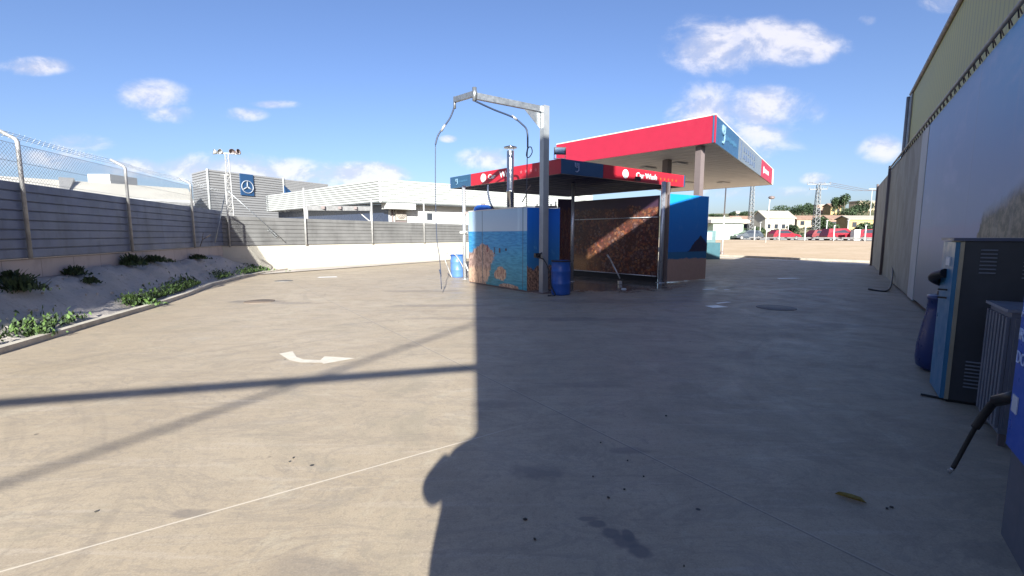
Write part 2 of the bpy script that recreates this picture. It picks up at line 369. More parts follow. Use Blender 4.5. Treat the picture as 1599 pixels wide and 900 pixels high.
# ------------------------------------------------------------------ mesh helpers
class MB:
    def __init__(s): s.v = []; s.f = []; s.uv = {}; s.sm = set()
    def quad(s, pts, uv=None):
        b = len(s.v); s.v += [Vector(p) for p in pts]; s.f.append(tuple(range(b, b+len(pts))))
        if uv: s.uv[len(s.f)-1] = uv
        return s
    def hexa(s, a):   # 8 corners, bottom 4 then top 4, counter-clockwise from above
        b = len(s.v); s.v += [Vector(p) for p in a]
        for f in ((3,2,1,0),(4,5,6,7),(0,1,5,4),(1,2,6,5),(2,3,7,6),(3,0,4,7)): s.f.append(tuple(b+i for i in f))
        return s
    def box(s, c, sz, rot=0.):
        hx, hy, hz = sz[0]/2, sz[1]/2, sz[2]/2; cr, sr = cos(rot), sin(rot)
        P = [(-hx,-hy),(hx,-hy),(hx,hy),(-hx,hy)]
        q = [(c[0]+x*cr-y*sr, c[1]+x*sr+y*cr) for x, y in P]
        return s.hexa([(x, y, c[2]-hz) for x, y in q]+[(x, y, c[2]+hz) for x, y in q])
    def wall(s, p0, p1, z0, z1, th, side=1, z0b=None, z1b=None):   # box between two ground points, thickness on the left (side=1)
        a = Vector((p0[0], p0[1], 0)); b = Vector((p1[0], p1[1], 0)); dd = (b-a).normalized(); n = Vector((-dd.y, dd.x, 0))*th*side
        z0b = z0 if z0b is None else z0b; z1b = z1 if z1b is None else z1b
        P = [a, b, b+n, a+n]; zs0 = (z0, z0b, z0b, z0); zs1 = (z1, z1b, z1b, z1)
        if side < 0: P = [a+n, b+n, b, a]
        return s.hexa([(p.x, p.y, z) for p, z in zip(P, zs0)]+[(p.x, p.y, z) for p, z in zip(P, zs1)])
    def beam(s, p0, p1, w_, h_):
        a, b = Vector(p0), Vector(p1); dd = (b-a).normalized(); up = Vector((0, 0, 1))
        if abs(dd.z) > .95: up = Vector((0, 1, 0))
        x = dd.cross(up).normalized()*w_/2; y = x.cross(dd).normalized()*h_/2
        return s.hexa([a-x-y, a+x-y, b+x-y, b-x-y, a-x+y, a+x+y, b+x+y, b-x+y])
    def tube(s, pts, r, n=8, cap=True, r2=None):
        pts = [Vector(p) for p in pts]; base = len(s.v); prev = None
        for i, p in enumerate(pts):
            dd = (pts[min(i+1, len(pts)-1)]-pts[max(i-1, 0)]).normalized()
            if prev is None:
                up = Vector((0, 0, 1)) if abs(dd.z) < .9 else Vector((1, 0, 0)); x = dd.cross(up).normalized()
            else: x = (prev-dd*prev.dot(dd)).normalized()
            prev = x; y = dd.cross(x); rr = r if r2 is None else r+(r2-r)*i/(len(pts)-1)
            for k in range(n):
                a = 2*pi*k/n; s.v.append(p+x*cos(a)*rr+y*sin(a)*rr)
        for i in range(len(pts)-1):
            for k in range(n):
                s.f.append((base+i*n+k, base+i*n+(k+1) % n, base+(i+1)*n+(k+1) % n, base+(i+1)*n+k)); s.sm.add(len(s.f)-1)
        if cap:
            s.f.append(tuple(base+k for k in range(n-1, -1, -1))); s.f.append(tuple(base+(len(pts)-1)*n+k for k in range(n)))
        return s
    def lathe(s, c, prof, n=24):   # prof: list of (r,z)
        base = len(s.v)
        for r, z in prof:
            for k in range(n):
                a = 2*pi*k/n; s.v.append(Vector((c[0]+r*cos(a), c[1]+r*sin(a), c[2]+z)))
        for i in range(len(prof)-1):
            for k in range(n):
                s.f.append((base+i*n+k, base+i*n+(k+1) % n, base+(i+1)*n+(k+1) % n, base+(i+1)*n+k)); s.sm.add(len(s.f)-1)
        return s
    def saw(s, p0, p1, z0, z1, n, depth, side=1, z0b=None, z1b=None, gap=.12):
        """lapped horizontal sheet: n courses with small shadow gaps, facing left of p0->p1 when side=1"""
        a = Vector((p0[0], p0[1], 0)); b = Vector((p1[0], p1[1], 0)); dd = (b-a).normalized(); nn = Vector((-dd.y, dd.x, 0))*side
        z0b = z0 if z0b is None else z0b; z1b = z1 if z1b is None else z1b
        prof = []
        for i in range(n):
            h0 = i/n; h1 = (i+1)/n
            prof += [(h0, 0.), (h0+gap*.5/n, 0.), (h0+gap/n, depth), (h1-gap*.35/n, depth*.8), (h1, 0.)]
        for (h0, d0), (h1, d1) in zip(prof, prof[1:]):
            if h0 == h1: continue
            q = [(a+nn*d0, z0+(z1-z0)*h0), (b+nn*d0, z0b+(z1b-z0b)*h0), (b+nn*d1, z0b+(z1b-z0b)*h1), (a+nn*d1, z0+(z1-z0)*h1)]
            pts = [(p.x, p.y, z) for p, z in q]
            s.quad(pts if side < 0 else pts[::-1])
        return s
ROOT = {}
def link(name, me, mat, parent=None):
    o = bpy.data.objects.new(name, me); C.objects.link(o)
    if mat is not None: me.materials.append(mat)
    if parent is not None: o.parent = parent
    return o
def B(name, mb, mat, parent=None, smooth=False, loc=None):
    """one mesh object; vertices are given in world space, stored relative to the thing's base"""
    L = ROOT[parent.name] if parent is not None else Vector(loc or (0, 0, 0))
    me = bpy.data.meshes.new(name)
    me.from_pydata([tuple(v-L) for v in mb.v], [], mb.f)
    if mb.uv:
        ul = me.uv_layers.new(name='UVMap')
        for fi, uv in mb.uv.items():
            for li, c in zip(me.polygons[fi].loop_indices, uv): ul.data[li].uv = c
    for i, p in enumerate(me.polygons): p.use_smooth = smooth or (i in mb.sm)
    me.update()
    o = link(name, me, mat, parent)
    if parent is None: o.location = L
    ROOT[o.name] = L
    return o
def tag(o, label, cat, group=None, kind=None):
    o['label'] = label; o['category'] = cat
    if group: o['group'] = group
    if kind: o['kind'] = kind
    return o
def struct(name, mb, mat, smooth=False):
    o = B(name, mb, mat, smooth=smooth); o['kind'] = 'structure'; return o
def thing(name, label, cat, loc=(0, 0, 0), group=None):
    o = bpy.data.objects.new(name, None); C.objects.link(o); o.location = loc; o.empty_display_size = .2
    ROOT[o.name] = Vector(loc); return tag(o, label, cat, group)
def dup(root, loc, rotz, label, group=None):
    r = root.copy(); C.objects.link(r); r.location = loc; r.rotation_euler = (0, 0, rotz); r['label'] = label
    if group: r['group'] = group
    for ch in list(root.children):
        c = ch.copy(); C.objects.link(c); c.parent = r
        for g in ch.children:
            dd = g.copy(); C.objects.link(dd); dd.parent = c
    return r
def text(name, s, org, right, up, size, mat, parent, ext=.004, bold=0.0, sx=1.):
    cu = bpy.data.curves.new('t', 'FONT'); cu.body = s; cu.size = size; cu.extrude = ext; cu.offset = bold
    to = bpy.data.objects.new('t', cu); C.objects.link(to)
    bpy.context.view_layer.update()
    me = bpy.data.meshes.new_from_object(to.evaluated_get(bpy.context.evaluated_depsgraph_get()))
    bpy.data.objects.remove(to); bpy.data.curves.remove(cu)
    r = Vector(right).normalized(); u = Vector(up).normalized(); n = r.cross(u); L = ROOT[parent.name]; O = Vector(org)
    for v in me.vertices: v.co = O+r*v.co.x*sx+u*v.co.y+n*v.co.z-L
    me.name = name
    o = link(name, me, mat, parent); ROOT[o.name] = L; return o
def V2(p, q, t): return (p[0]+(q[0]-p[0])*t, p[1]+(q[1]-p[1])*t)
def ray(px, py):
    a = (px-799.5)/725; b = (450-py)/725
    return Vector((a, cos(PITCH)+b*sin(PITCH), -sin(PITCH)+b*cos(PITCH)))
def G(px, py, z=0.):
    r = ray(px, py); t = (z-H)/r.z; return (r.x*t, r.y*t)
def A(px, py, Y):
    r = ray(px, py); t = Y/r.y; return Vector((r.x*t, Y, H+r.z*t))
def US(u, s_, z): p = RT*u+SH*s_; return Vector((p.x, p.y, z))

def leaves(mb, c, rad, n, size, flat=0., shell=.55):
    for _ in range(n):
        while True:
            p = Vector((random.uniform(-1, 1), random.uniform(-1, 1), random.uniform(-1, 1)))
            if shell*random.random() < p.length < 1: break
        q = Vector((c[0]+p.x*rad[0], c[1]+p.y*rad[1], c[2]+p.z*rad[2]))
        a = Vector((random.gauss(0, 1), random.gauss(0, 1), random.gauss(0, 1)*(1-flat))).normalized()
        b = a.cross(Vector((random.gauss(0, 1), random.gauss(0, 1), random.gauss(0, 1)))).normalized()
        s_ = size*random.uniform(.6, 1.3)
        mb.quad([q-a*s_, q-b*s_*.55, q+a*s_, q+b*s_*.55])

# ================================================================== SETTING
WN = Vector((.821, -.571, 0)); WD = Vector((.571, .821, 0))      # right wall: normal (to the right) and direction
def WP(dn, t, z=0.): p = WN*dn+WD*t; return Vector((p.x, p.y, z))
mb = MB(); mb.quad([(-1500, -600, -.06), (1500, -600, -.06), (1500, 2500, -.06), (-1500, 2500, -.06)]); struct('ground', mb, M_FLAT)
BE = [(16.33-8.6*6, 33.8+13.8*6), (20.62+4.3*4, 26.86-6.9*4)]        # far edge line of the yard
kerbL = [(-4.2, -8), (-5.9, 1.0), (-6.97, 6.18), (-7.56, 8.44), (-7.98, 10.16), (-8.6, 12.2), (-9.53, 14.69), (-10.1, 17.2), (-10.35, 19.4), (-10.3, 21.3), (-9.2, 23.6), (-7.2, 26.6), (-4.1, 31.0), (2.2, 39.5)]
mb = MB(); pts = kerbL+[(14.1, 37.4), (20.62, 26.86), (30, 12), (30, -14), (-4.2, -14)]
mb.quad([(x, y, 0) for x, y in pts]); struct('concrete_yard', mb, M_YARD)
# low dirt terrain, road and hill beyond the yard
QN = Vector((.85, .53, 0)); QD = Vector((-.53, .85, 0)); Q0 = 31.8
def smooth(x): x = max(0, min(1, x)); return x*x*(3-2*x)
def TZ(q): 
    z = .90*smooth(q/30)-.03
    if q > 62: z += 14*smooth((q-62)/190.)
    return z
def QP(q, r, z=None): p = QN*(Q0+q)+QD*r; return Vector((p.x, p.y, TZ(q) if z is None else z))
def at(px, q):      # point on the terrain seen in column px at distance q past the yard edge
    k = (px-799.5)/725*.9935
    y = (Q0+q)/(.85*k+.53); return Vector((k*y, y, TZ(q)))
def sheet(q0, q1, r0, r1, nq, nr, dz, jitter=0.):
    mb = MB(); g = []
    for i in range(nq+1):
        for j in range(nr+1):
            q = q0+(q1-q0)*i/nq; p = QP(q, r0+(r1-r0)*j/nr); z = p.z+dz+(random.uniform(-1, 1)*jitter*(1 if q > 70 else .08))
            g.append(len(mb.v)); mb.v.append(Vector((p.x, p.y, z)))
    for i in range(nq):
        for j in range(nr):
            a = i*(nr+1)+j; mb.f.append((a, a+1, a+nr+2, a+nr+1))
    mb.f = [f[::-1] for f in mb.f]
    return mb
struct('dirt_lot', sheet(.45, 36, -90, 90, 18, 24, 0), M_DIRT, True)
struct('road', sheet(36, 44, -160, 160, 2, 20, .005), M_ROAD)
struct('verge', sheet(44, 62, -160, 160, 4, 30, .0), M_WALK)
struct('hill', sheet(62, 330, -260, 260, 30, 46, 0, .5), M_HILL, True)
mb = MB(); mb.wall(QP(.0, -80), QP(.0, 80), 0, .12, .45, -1); struct('kerb', mb, M_KERB)
mb = MB(); mb.wall(QP(-1.6, -80), QP(-1.6, 80), -.02, .006, .9, -1); struct('channel_strip', mb, M_WALK)

# bank with kerb along the left fence
FD = Vector((-.249, .969, 0)); FN = Vector((.969, .249, 0))      # along the fence, towards the yard
FC = Vector((-12.22, 19.65, 0))                                    # corner
def FP(t, off=0., z=0.): p = FC-FD*t+FN*off; return Vector((p.x, p.y, z))
BC = FC; BD = Vector((.5965, .8026, 0)); BNn = Vector((.8026, -.5965, 0))   # back wall direction / normal to the yard
def BP(t, off=0., z=0.): p = BC+BD*t+BNn*off; return Vector((p.x, p.y, z))
mb = MB(); rows = []
def btop(t): return .74+.05*sin(t*.9+1)+.03*sin(t*2.3)-.45*smooth((1.6-t)/2.2)
N = 110; K = 14
kp = [Vector((x, y, 0)) for x, y in kerbL[1:10]]
def kerbat(t):   # distance from the fence line to the kerb line at parameter t
    best = None
    for a, b in zip(kp, kp[1:]):
        ta = -(a-FC).dot(FD); tb = -(b-FC).dot(FD)
        if (ta-t)*(tb-t) <= 0 and ta != tb:
            k = (t-ta)/(tb-ta); p = a.lerp(b, k); return (p-FC).dot(FN)
    a = kp[0]; return (a-FC).dot(FN)
for i in range(N+1):
    t = -1.4+ (21+1.4)*i/N
    wd = max(.25, kerbat(max(t, .2))-.12)
    for j in range(K+1):
        f = j/K; z = btop(max(t, 0))*(1-smooth((f-.05)/.95))+.05
        z += random.uniform(-.045, .045)*(0 if j in (0, K) else 1)
        mb.v.append(FP(t, wd*f, z))
for i in range(N):
    for j in range(K):
        a = i*(K+1)+j; mb.f.append((a, a+K+1, a+K+2, a+1))
struct('soil_bank', mb, M_SOIL, True)
mb = MB()
for a, b in zip(kerbL[:-1], kerbL[1:]): mb.wall(a, b, -.02, .09, .13, 1)
struct('kerb', mb, M_KERB)
mb = MB()
mb.quad([BP(-1, .02, .03), BP(-1, 2.2, .03), BP(16, .7, .03), BP(26, .6, .03), BP(26, .02, .03)]); struct('verge_soil', mb, M_SOIL)

# ================================================================== LEFT FENCE
def block_run(name, p0, p1, z0, z1, th, side, mat, label, n=1):
    t = thing(name, label, 'wall', (p0.x, p0.y, 0)); L = (p1-p0).length
    dd = (p1-p0).normalized(); nn = Vector((-dd.y, dd.x, 0))*side*th
    m = MB()
    def fc(a, b, za, zb): m.quad([(a.x, a.y, za), (b.x, b.y, za), (b.x, b.y, zb), (a.x, a.y, zb)], [(0, za), ((b-a).length, za), ((b-a).length, zb), (0, zb)])
    fc(p0, p1, z0, z1); fc(p1, p0, z0, z1)
    m.f.pop(); m.uv.pop(1); m.v = m.v[:4]
    fc(p1+nn, p0+nn, z0, z1); fc(p1, p1+nn, z0, z1); fc(p0+nn, p0, z0, z1)
    m.quad([(p0.x, p0.y, z1), (p1.x, p1.y, z1), ((p1+nn).x, (p1+nn).y, z1), ((p0+nn).x, (p0+nn).y, z1)], [(0, 0), (L, 0), (L, th), (0, th)])
    B('block_course', m, mat, t)
    return t
block_run('block_wall', FP(21, 0, 0), FP(.0, 0, 0), -.2, 1.16, .2, 1, M_BLOCK, 'low beige concrete block wall under the dark sheet fence, above the soil bank')
fe = thing('sheet_fence', 'shaded dark grey sheet metal fence with chain link and barbed wire on top, left side', 'fence', tuple(FP(0)))
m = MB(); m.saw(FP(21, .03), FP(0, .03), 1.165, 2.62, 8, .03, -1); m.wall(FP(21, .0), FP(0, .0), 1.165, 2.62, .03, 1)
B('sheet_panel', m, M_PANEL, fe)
for t in (18.2, 14.55, 10.95, 7.25, 3.1):
    m = MB(); a = FP(t, .11); m.tube([(a.x, a.y, 1.16), (a.x, a.y, 3.38), tuple(FP(t, .09, 3.42)), tuple(FP(t, -.20, 3.60))], .035, 8)
    B('post', m, M_GALVP, fe)
m = MB()
x = 0.
while x < 19:
    for sgn in (1, -1):
        a = FP(x, .055, 2.60); b = FP(x+sgn*.80, .055, 3.34); m.tube([a, b], .0028, 3, False)
    x += .085
for z in (2.66, 3.0, 3.34): m.tube([FP(19, .055, z), FP(0, .055, z)], .004, 4, False)
B('chain_link', m, M_GALV, fe)
for off, z in ((-.12, 3.54), (-.27, 3.62), (.03, 3.46)):
    m = MB(); P = []
    for i in range(40):
        t = 19.5*i/39; P.append(FP(t, off, z-.03*abs(sin(t/3.7*pi+.4))))
    m.tube(P, .004, 4, False)
    for i in range(130):
        t = 19*i/130+.05; a = FP(t, off, z-.02); m.tube([a+Vector((.02, .01, .03)), a-Vector((.02, .01, .03))], .003, 3, False)
    B('barbed_wire', m, M_GALV, fe)
# dead branch stuck in the fence near the corner
m = MB(); a = FP(2.9, .2, 1.2); m.tube([a, a+Vector((.3, -.3, .25)), a+Vector((.55, -.2, .42))], .012, 5); m.tube([a+Vector((.3, -.3, .25)), a+Vector((.35, -.3, .5))], .008, 5)
tag(B('dead_branch', m, M_TRUNK, loc=tuple(a)), 'thin dead branch leaning on the dark left fence near the corner', 'branch')

# ================================================================== BACK WALL AND FENCE
block_run('boundary_wall', BP(0), BP(34), -.2, 1.14, .22, 1, M_BLOCKW, 'sunlit white rendered boundary wall with small stains at the back of the yard')
bf = thing('sheet_fence', 'sunlit light grey sheet metal fence standing on the white boundary wall', 'fence', tuple(BP(0)))
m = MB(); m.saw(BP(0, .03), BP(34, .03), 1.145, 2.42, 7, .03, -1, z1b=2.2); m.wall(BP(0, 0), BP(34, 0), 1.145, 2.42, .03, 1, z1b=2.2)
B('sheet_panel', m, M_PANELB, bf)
def bt(px):   # parameter along the back wall seen in column px
    k = (px-799.5)/725*.9935
    return (k*FC.y-FC.x)/(BD.x-k*BD.y)
for px, top in ((476, 3.55), (580, 3.55), (661, 3.5)):
    t = bt(px); a = BP(t, .09)
    m = MB(); m.tube([(a.x, a.y, 1.14), (a.x, a.y, top), (a.x-.22*BNn.x, a.y-.22*BNn.y, top+.25)] if px > 600 else [(a.x, a.y, 1.14), (a.x, a.y, top+(.3 if px < 500 else .05))], .05, 8); B('post', m, M_GALVP, bf)
m = MB(); a = BP(.25, .12)
m.tube([(a.x, a.y, 1.1), (a.x, a.y, 4.1)], .035, 6); m.tube([(a.x-.18, a.y, 4.1), (a.x+.18, a.y, 4.1)], .03, 6)
tag_o = B('corner_pole', m, M_GALVP, loc=tuple(a)); tag(tag_o, 'thin dark pole with a short crossbar at the corner where the two fences meet', 'pole')
m = MB(); m.tube([(a.x, a.y+.05, 3.5), tuple(BP(2.6, .16, 1.3))], .02, 5)
m.tube([(a.x-.05, a.y, 3.3), tuple(FP(1.3, .16, 1.3))], .02, 5)
for i in range(7):
    c = BP(2.2-.05*i, .16, 1.55+.05*i); m.tube([c+Vector((.06*cos(k), 0, .06*sin(k))) for k in [j*pi/4 for j in range(9)]], .006, 4, False)
tag(B('mesh_roll', m, M_GALV, loc=tuple(a)), 'diagonal stays with a loose wire mesh end on the fence at the back corner', 'wire stays')

# ================================================================== BUILDINGS BEHIND (left)
def clad_build(name, label, corners, z0, z1, courses, mat, parent=None, depth=.04):
    t = parent or thing(name, label, 'building', (corners[0][0], corners[0][1], 0)); 
    for i, (a, b) in enumerate(zip(corners, corners[1:])):
        m = MB(); m.saw(a, b, z0, z1, courses, depth, -1); B('cladding', m, mat, t)
    return t
# grey showroom block with emblem panel
gC, gR, gL, g2 = (-39.13, 61.01), (-34.27, 70.9), (-43.89, 65.08), (-30.31, 77.9)
gb = thing('dealership_building', 'grey metal clad showroom block with a dark blue emblem panel, behind the fence corner', 'building', (gC[0], gC[1], 0))
m = MB(); m.saw(gL, gC, 0, 10, 30, .10, -1, gap=.3); m.saw(gC, gR, 0, 10, 30, .10, -1, gap=.3); B('cladding', m, M_CLADG, gb)
back = [(gR[0]-9, gR[1]+6), (gL[0]-4, gL[1]+16)]
m = MB(); m.quad([(gL[0], gL[1], 10), (gC[0], gC[1], 10), (gR[0], gR[1], 10), (back[1][0], back[1][1], 10)]); B('roof', m, M_ROOFW, gb)
m = MB(); m.saw(gR, g2, 0, 9.9, 42, .05, -1); m.wall((gR[0], gR[1]), (g2[0], g2[1]), 0, 9.85, 8, 1); B('side_wing', m, M_CLADG, gb)
B('corner_trim', MB().box((gC[0]+.02, gC[1]-.08, 5.03), (.2, .2, 10.06)), M_CLADW, gb); B('corner_trim', MB().box((gR[0]+.08, gR[1]-.05, 5.03), (.2, .2, 10.06)), M_CLADW, gb)
gd = (Vector((*gR, 0))-Vector((*gC, 0))).normalized(); gn = Vector((gd.y, -gd.x, 0))
def on_g(px, z):   # on the front face of that block
    k = (px-799.5)/725*.9935; t = (k*gC[1]-gC[0])/(gd.x-k*gd.y); return Vector((gC[0]+gd.x*t, gC[1]+gd.y*t, z))+gn*.12
a = on_g(379, 0); b = on_g(399, 0)
m = MB(); za, zb = A(389, 305, a.y).z, A(389, 271, a.y).z
m.wall((a.x, a.y), (b.x, b.y), za, zb, .14, -1); sp = B('sign_panel', m, M_NAVY, gb)
c = (a+b)/2+gn*.20; R_ = .84; m = MB(); cz = zb-1.75
ring = [c+gd*R_*cos(k*pi/16)+Vector((0, 0, cz+R_*sin(k*pi/16))) for k in range(33)]; m.tube(ring, .065, 6, False)
for k in (90, 210, 330):
    e = c+gd*R_*cos(radians(k))+Vector((0, 0, cz+R_*sin(radians(k)))); cc = c+Vector((0, 0, cz)); m.tube([cc, e], .12, 6, True, .04)
B('emblem', m, M('emblem_grey', (.26,.28,.32)), sp)
m = MB(); p = on_g(446, 0); m.hexa([(p.x, p.y, 7.2), (p.x+.5, p.y-.2, 7.2), (p.x+1.2, p.y+1.6, 7.2), (p.x, p.y+1, 7.2), (p.x, p.y, 9.), (p.x+.1, p.y-.1, 9.), (p.x+.3, p.y+.8, 8.6), (p.x, p.y+.5, 8.8)]); B('vent_cowl', m, M_NAVY, gb)
# white building with ribbed fascia
wC, wL, wR = Vector((-10.41, 37.48, 0)), Vector((-27.72, 53.24, 0)), Vector((8.65, 50.77, 0))
wb = thing('workshop_building', 'white workshop with a white ribbed metal fascia behind the back fence', 'building', tuple(wC))
m = MB(); m.saw(wL, wC, 4.22, 6.0, 9, .10, -1, gap=.3); m.saw(wC, wR, 4.22, 6.0, 9, .10, -1, gap=.3)
wdl = (wC-wL).normalized(); wdr = (wR-wC).normalized(); nl = Vector((wdl.y, -wdl.x, 0)); nr = Vector((wdr.y, -wdr.x, 0))
B('ribbed_fascia', m, M_CLADW, wb)
m = MB(); m.quad([wL+Vector((0,0,5.98)), wC+Vector((0,0,5.98)), wR+Vector((0,0,5.98)), Vector((-10, 66, 5.98))]); B('roof', m, M_ROOFW, wb)
m = MB(); m.box((wC.x, wC.y-.09, 5.11), (.16, .16, 1.84)); B('corner_trim', m, M_WHITE, wb)
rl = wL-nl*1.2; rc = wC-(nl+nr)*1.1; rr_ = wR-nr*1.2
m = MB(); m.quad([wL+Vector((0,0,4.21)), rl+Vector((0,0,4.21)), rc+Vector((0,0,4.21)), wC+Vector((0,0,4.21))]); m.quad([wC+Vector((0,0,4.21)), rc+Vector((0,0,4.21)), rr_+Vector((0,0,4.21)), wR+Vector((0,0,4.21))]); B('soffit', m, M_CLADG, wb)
m = MB(); m.wall(rl, rc, 0, 4.2, .2, 1); B('shaded_recess', m, M('blue_shade_wall', (.025,.035,.065), .3), wb)  # dark colour stands in for the shade of the recess under the fascia
m = MB(); m.wall(rc, rr_, 0, 4.2, .2, 1); B('wall', m, M_WHITE, wb)
def on_w(px, z, off=.0):
    k = (px-799.5)/725*.9935; t = (k*rc.y-rc.x)/(wdr.x-k*wdr.y); return Vector((rc.x+wdr.x*t, rc.y+wdr.y*t, z))+nr*off
a = on_w(667, 0, .03); b = on_w(675, 0, .03); zz = A(670, 344, a.y).z, A(670, 333, a.y).z
m = MB(); m.wall(a, b, zz[0], zz[1], .05, -1); wf = B('window', m, M_GLASS, wb); B('window_sill', MB().wall(a, b, zz[0]-.09, zz[0]-.01, .12, -1), M_WHITE, wf)
a = on_w(597, 0, .02); b = on_w(641, 0, .02); m = MB(); m.wall(a, b, 3.72, 4.2, 1.25, -1); B('canopy_edge', m, M_WHITE, wb)
a = on_w(614, 0, .0); m = MB(); m.tube([(a.x, a.y-.1, 0), (a.x, a.y-.1, 3.75)], .09, 6); B('drain_pipe', m, M_COL, wb)
a = on_w(617, 0, .35); b = on_w(633, 0, .35); ac = thing('air_conditioner', 'beige air conditioning unit hung on the white workshop wall', 'air conditioner', (a.x, a.y, 2.7))
z0, z1 = A(625, 344, a.y).z, A(625, 325, a.y).z
m = MB(); m.wall(a, b, z0, z1, .45, 1); B('housing', m, M('ac_beige', (.30,.27,.23), .5), ac)
c = (a+b)/2+nr*.03; m = MB(); cz = (z0+z1)/2
for r_ in (.15, .27, .38): m.tube([c+wdr*r_*cos(k*pi/10)+Vector((0, 0, cz+r_*sin(k*pi/10))) for k in range(21)], .02, 4, False)
B('fan_grille', m, M_COL, ac)
m = MB(); m.wall(a-Vector((0,0,0)), b, z0-.22, z0-.05, .5, 1); B('bracket', m, M_COL, ac)
# carport beam behind the fence
cp = thing('carport', 'light grey steel carport beam on two posts in front of the workshop', 'carport', tuple(A(479, 380, 27)))
a = A(479, 325, 27.); b = A(579, 326, 30.5); m = MB(); m.beam(a, b, .12, .28); B('beam', m, M_GALVP, cp)
m = MB(); m.tube([(a.x, a.y, 0), tuple(a)], .07, 8); B('post', m, M_GALVP, cp); m = MB(); m.tube([(b.x, b.y, 0), tuple(b)], .07, 8); B('post', m, M_GALVP, cp)
m = MB(); m.beam(b-Vector((0,0,.9)), b+Vector((-.9, -.3, -.05)), .06, .06); B('brace', m, M_GALVP, cp)
for k in (.25, .5, .75):
    c = a.lerp(b, k); m = MB(); m.box((c.x, c.y-.12, c.z+.02), (.22, .18, .16)); B('lamp', m, M_COL, cp)
# floodlight mast
fm = thing('floodlight_mast', 'tall pale lattice mast with four floodlights behind the fence corner', 'mast', tuple(A(358, 350, 45))[:2]+(0,))
m = MB(); 
top = A(354, 240, 45); bot = A(364, 380, 45); bot.z = 0
for s_ in (-.28, .28): m.tube([(bot.x+s_*1.2, bot.y, 0), (top.x+s_*.55, top.y, top.z)], .055, 6)
zz = 0
while zz < top.z-.6:
    k0, k1 = zz/top.z, (zz+.6)/top.z
    l = bot.lerp(top, k0); l2 = bot.lerp(top, k1); w0 = .28*(1.2-.65*k0); w1 = .28*(1.2-.65*k1)
    m.tube([l+Vector((-w0, 0, 0)), l2+Vector((w1, 0, 0))], .03, 4, False); m.tube([l2+Vector((-w1, 0, 0)), l2+Vector((w1, 0, 0))], .03, 4, False); zz += .6
B('lattice', m, M_GALVP, fm)
m = MB(); m.beam(top+Vector((-1.1, 0, .05)), top+Vector((1.25, 0, -.05)), .12, .12); B('crossarm', m, M_GALVP, fm)
for i, dx_ in enumerate((-1.05, -.5, .55, 1.1)):
    m = MB(); c = top+Vector((dx_, -.1, .12)); m.lathe((0, 0, 0), [(.02, -.28), (.12, -.2), (.28, .12), (.25, .12)], 12)
    rot = Matrix.Rotation(radians(78), 3, 'X') @ Matrix.Rotation(0, 3, 'Z'); rz = Matrix.Rotation(radians((-50, -15, 40, 80)[i]), 3, 'Z')
    m.v = [rz @ (rot @ v)+c for v in m.v]; B('floodlight', m, M_GALVP if i < 2 else M_COL, fm)
# long warehouse roofs far left
wh = thing('warehouse', 'long low warehouse with a cream sheet roof behind the left fence', 'building', (-49, 45, 0))
r0, r1 = Vector((-64, 33.5, 7.6)), Vector((-41.5, 60.5, 7.5)); e0, e1 = Vector((-57.5, 28.5, 5.4)), Vector((-37.5, 55.5, 5.6))
f0 = r0+(r0-e0); f1 = r1+(r1-e1); f0.z = 5.4; f1.z = 5.5
m = MB(); m.quad([e0, e1, r1, r0]); m.quad([r0, r1, f1, f0]); rf = B('roof', m, M_ROOFW, wh)
m = MB(); m.quad([Vector((e0.x, e0.y, 0)), Vector((e1.x, e1.y, 0)), e1, e0]); m.quad([Vector((e1.x, e1.y, 0)), Vector((f1.x, f1.y, 0)), f1, r1, e1]); B('wall', m, M_WHITE, wh)
ed = (e1-e0)
for k in (.47, .66):
    a = e0+ed*k; b = r0+(r1-r0)*k; m = MB(); q = a.lerp(b, .9)
    m.hexa([a.lerp(b, .05)+Vector((0,0,.02)), a.lerp(b, .05)+Vector((.35,.35,.02)), q+Vector((.9,.9,0)), q, a.lerp(b, .05)+Vector((0,0,.1)), a.lerp(b, .05)+Vector((.35,.35,.1)), q+Vector((.9,.9,.45)), q+Vector((0,0,.45))]); B('roof_vent', m, M('vent_grey', (.26,.25,.24)), rf)
m = MB(); m.wall((e0.x+.3, e0.y-.3), (e1.x+.3, e1.y-.3), 5.0, 5.35, .3, 1); B('gutter', m, M_GALVP, wh)
c = r0.lerp(r1, .78); m = MB(); m.box((c.x-2, c.y+3, 7.9), (2.6, 4, 1.6), radians(0)); tag(B('roof_plant', m, M_WHITE, loc=(c.x-2, c.y+3, 7.1)), 'white box shaped plant room rising behind the cream warehouse roof', 'plant room')

# ================================================================== CRANE (hose boom)
cr = thing('hose_boom', 'grey steel post with an articulated overhead arm carrying washing hoses beside the blue box', 'hose boom', (.88, 12.95, 0))
m = MB(); m.box((.88, 12.95, 2.53), (.19, .17, 5.06), radians(36)); B('post', m, M('boom_paint', (.36,.37,.38), .4, .55, var=.1, dirt=.2), cr)
m = MB(); m.box((.88, 12.95, .012), (.42, .42, .024), radians(36)); B('base_plate', m, M_COL, cr)
arm0 = A(846, 171, 12.95); arm1 = A(741, 150, 11.9); arm2 = A(710, 160, 12.55)
m = MB(); m.beam(arm0, arm1+(arm0-arm1).normalized()*.05, .10, .15); 
g = arm0+(arm1-arm0).normalized()*.55
m.hexa([arm0+Vector((-.05,-.02,-.5)), arm0+Vector((-.05,.02,-.5)), arm0+Vector((-.05,.02,-.5)), arm0+Vector((-.05,-.02,-.5)), g+Vector((0,-.02,-.09)), g+Vector((0,.02,-.09)), arm0+Vector((-.05,.02,-.09)), arm0+Vector((-.05,-.02,-.09))])
B('main_arm', m, M_GALV, cr)
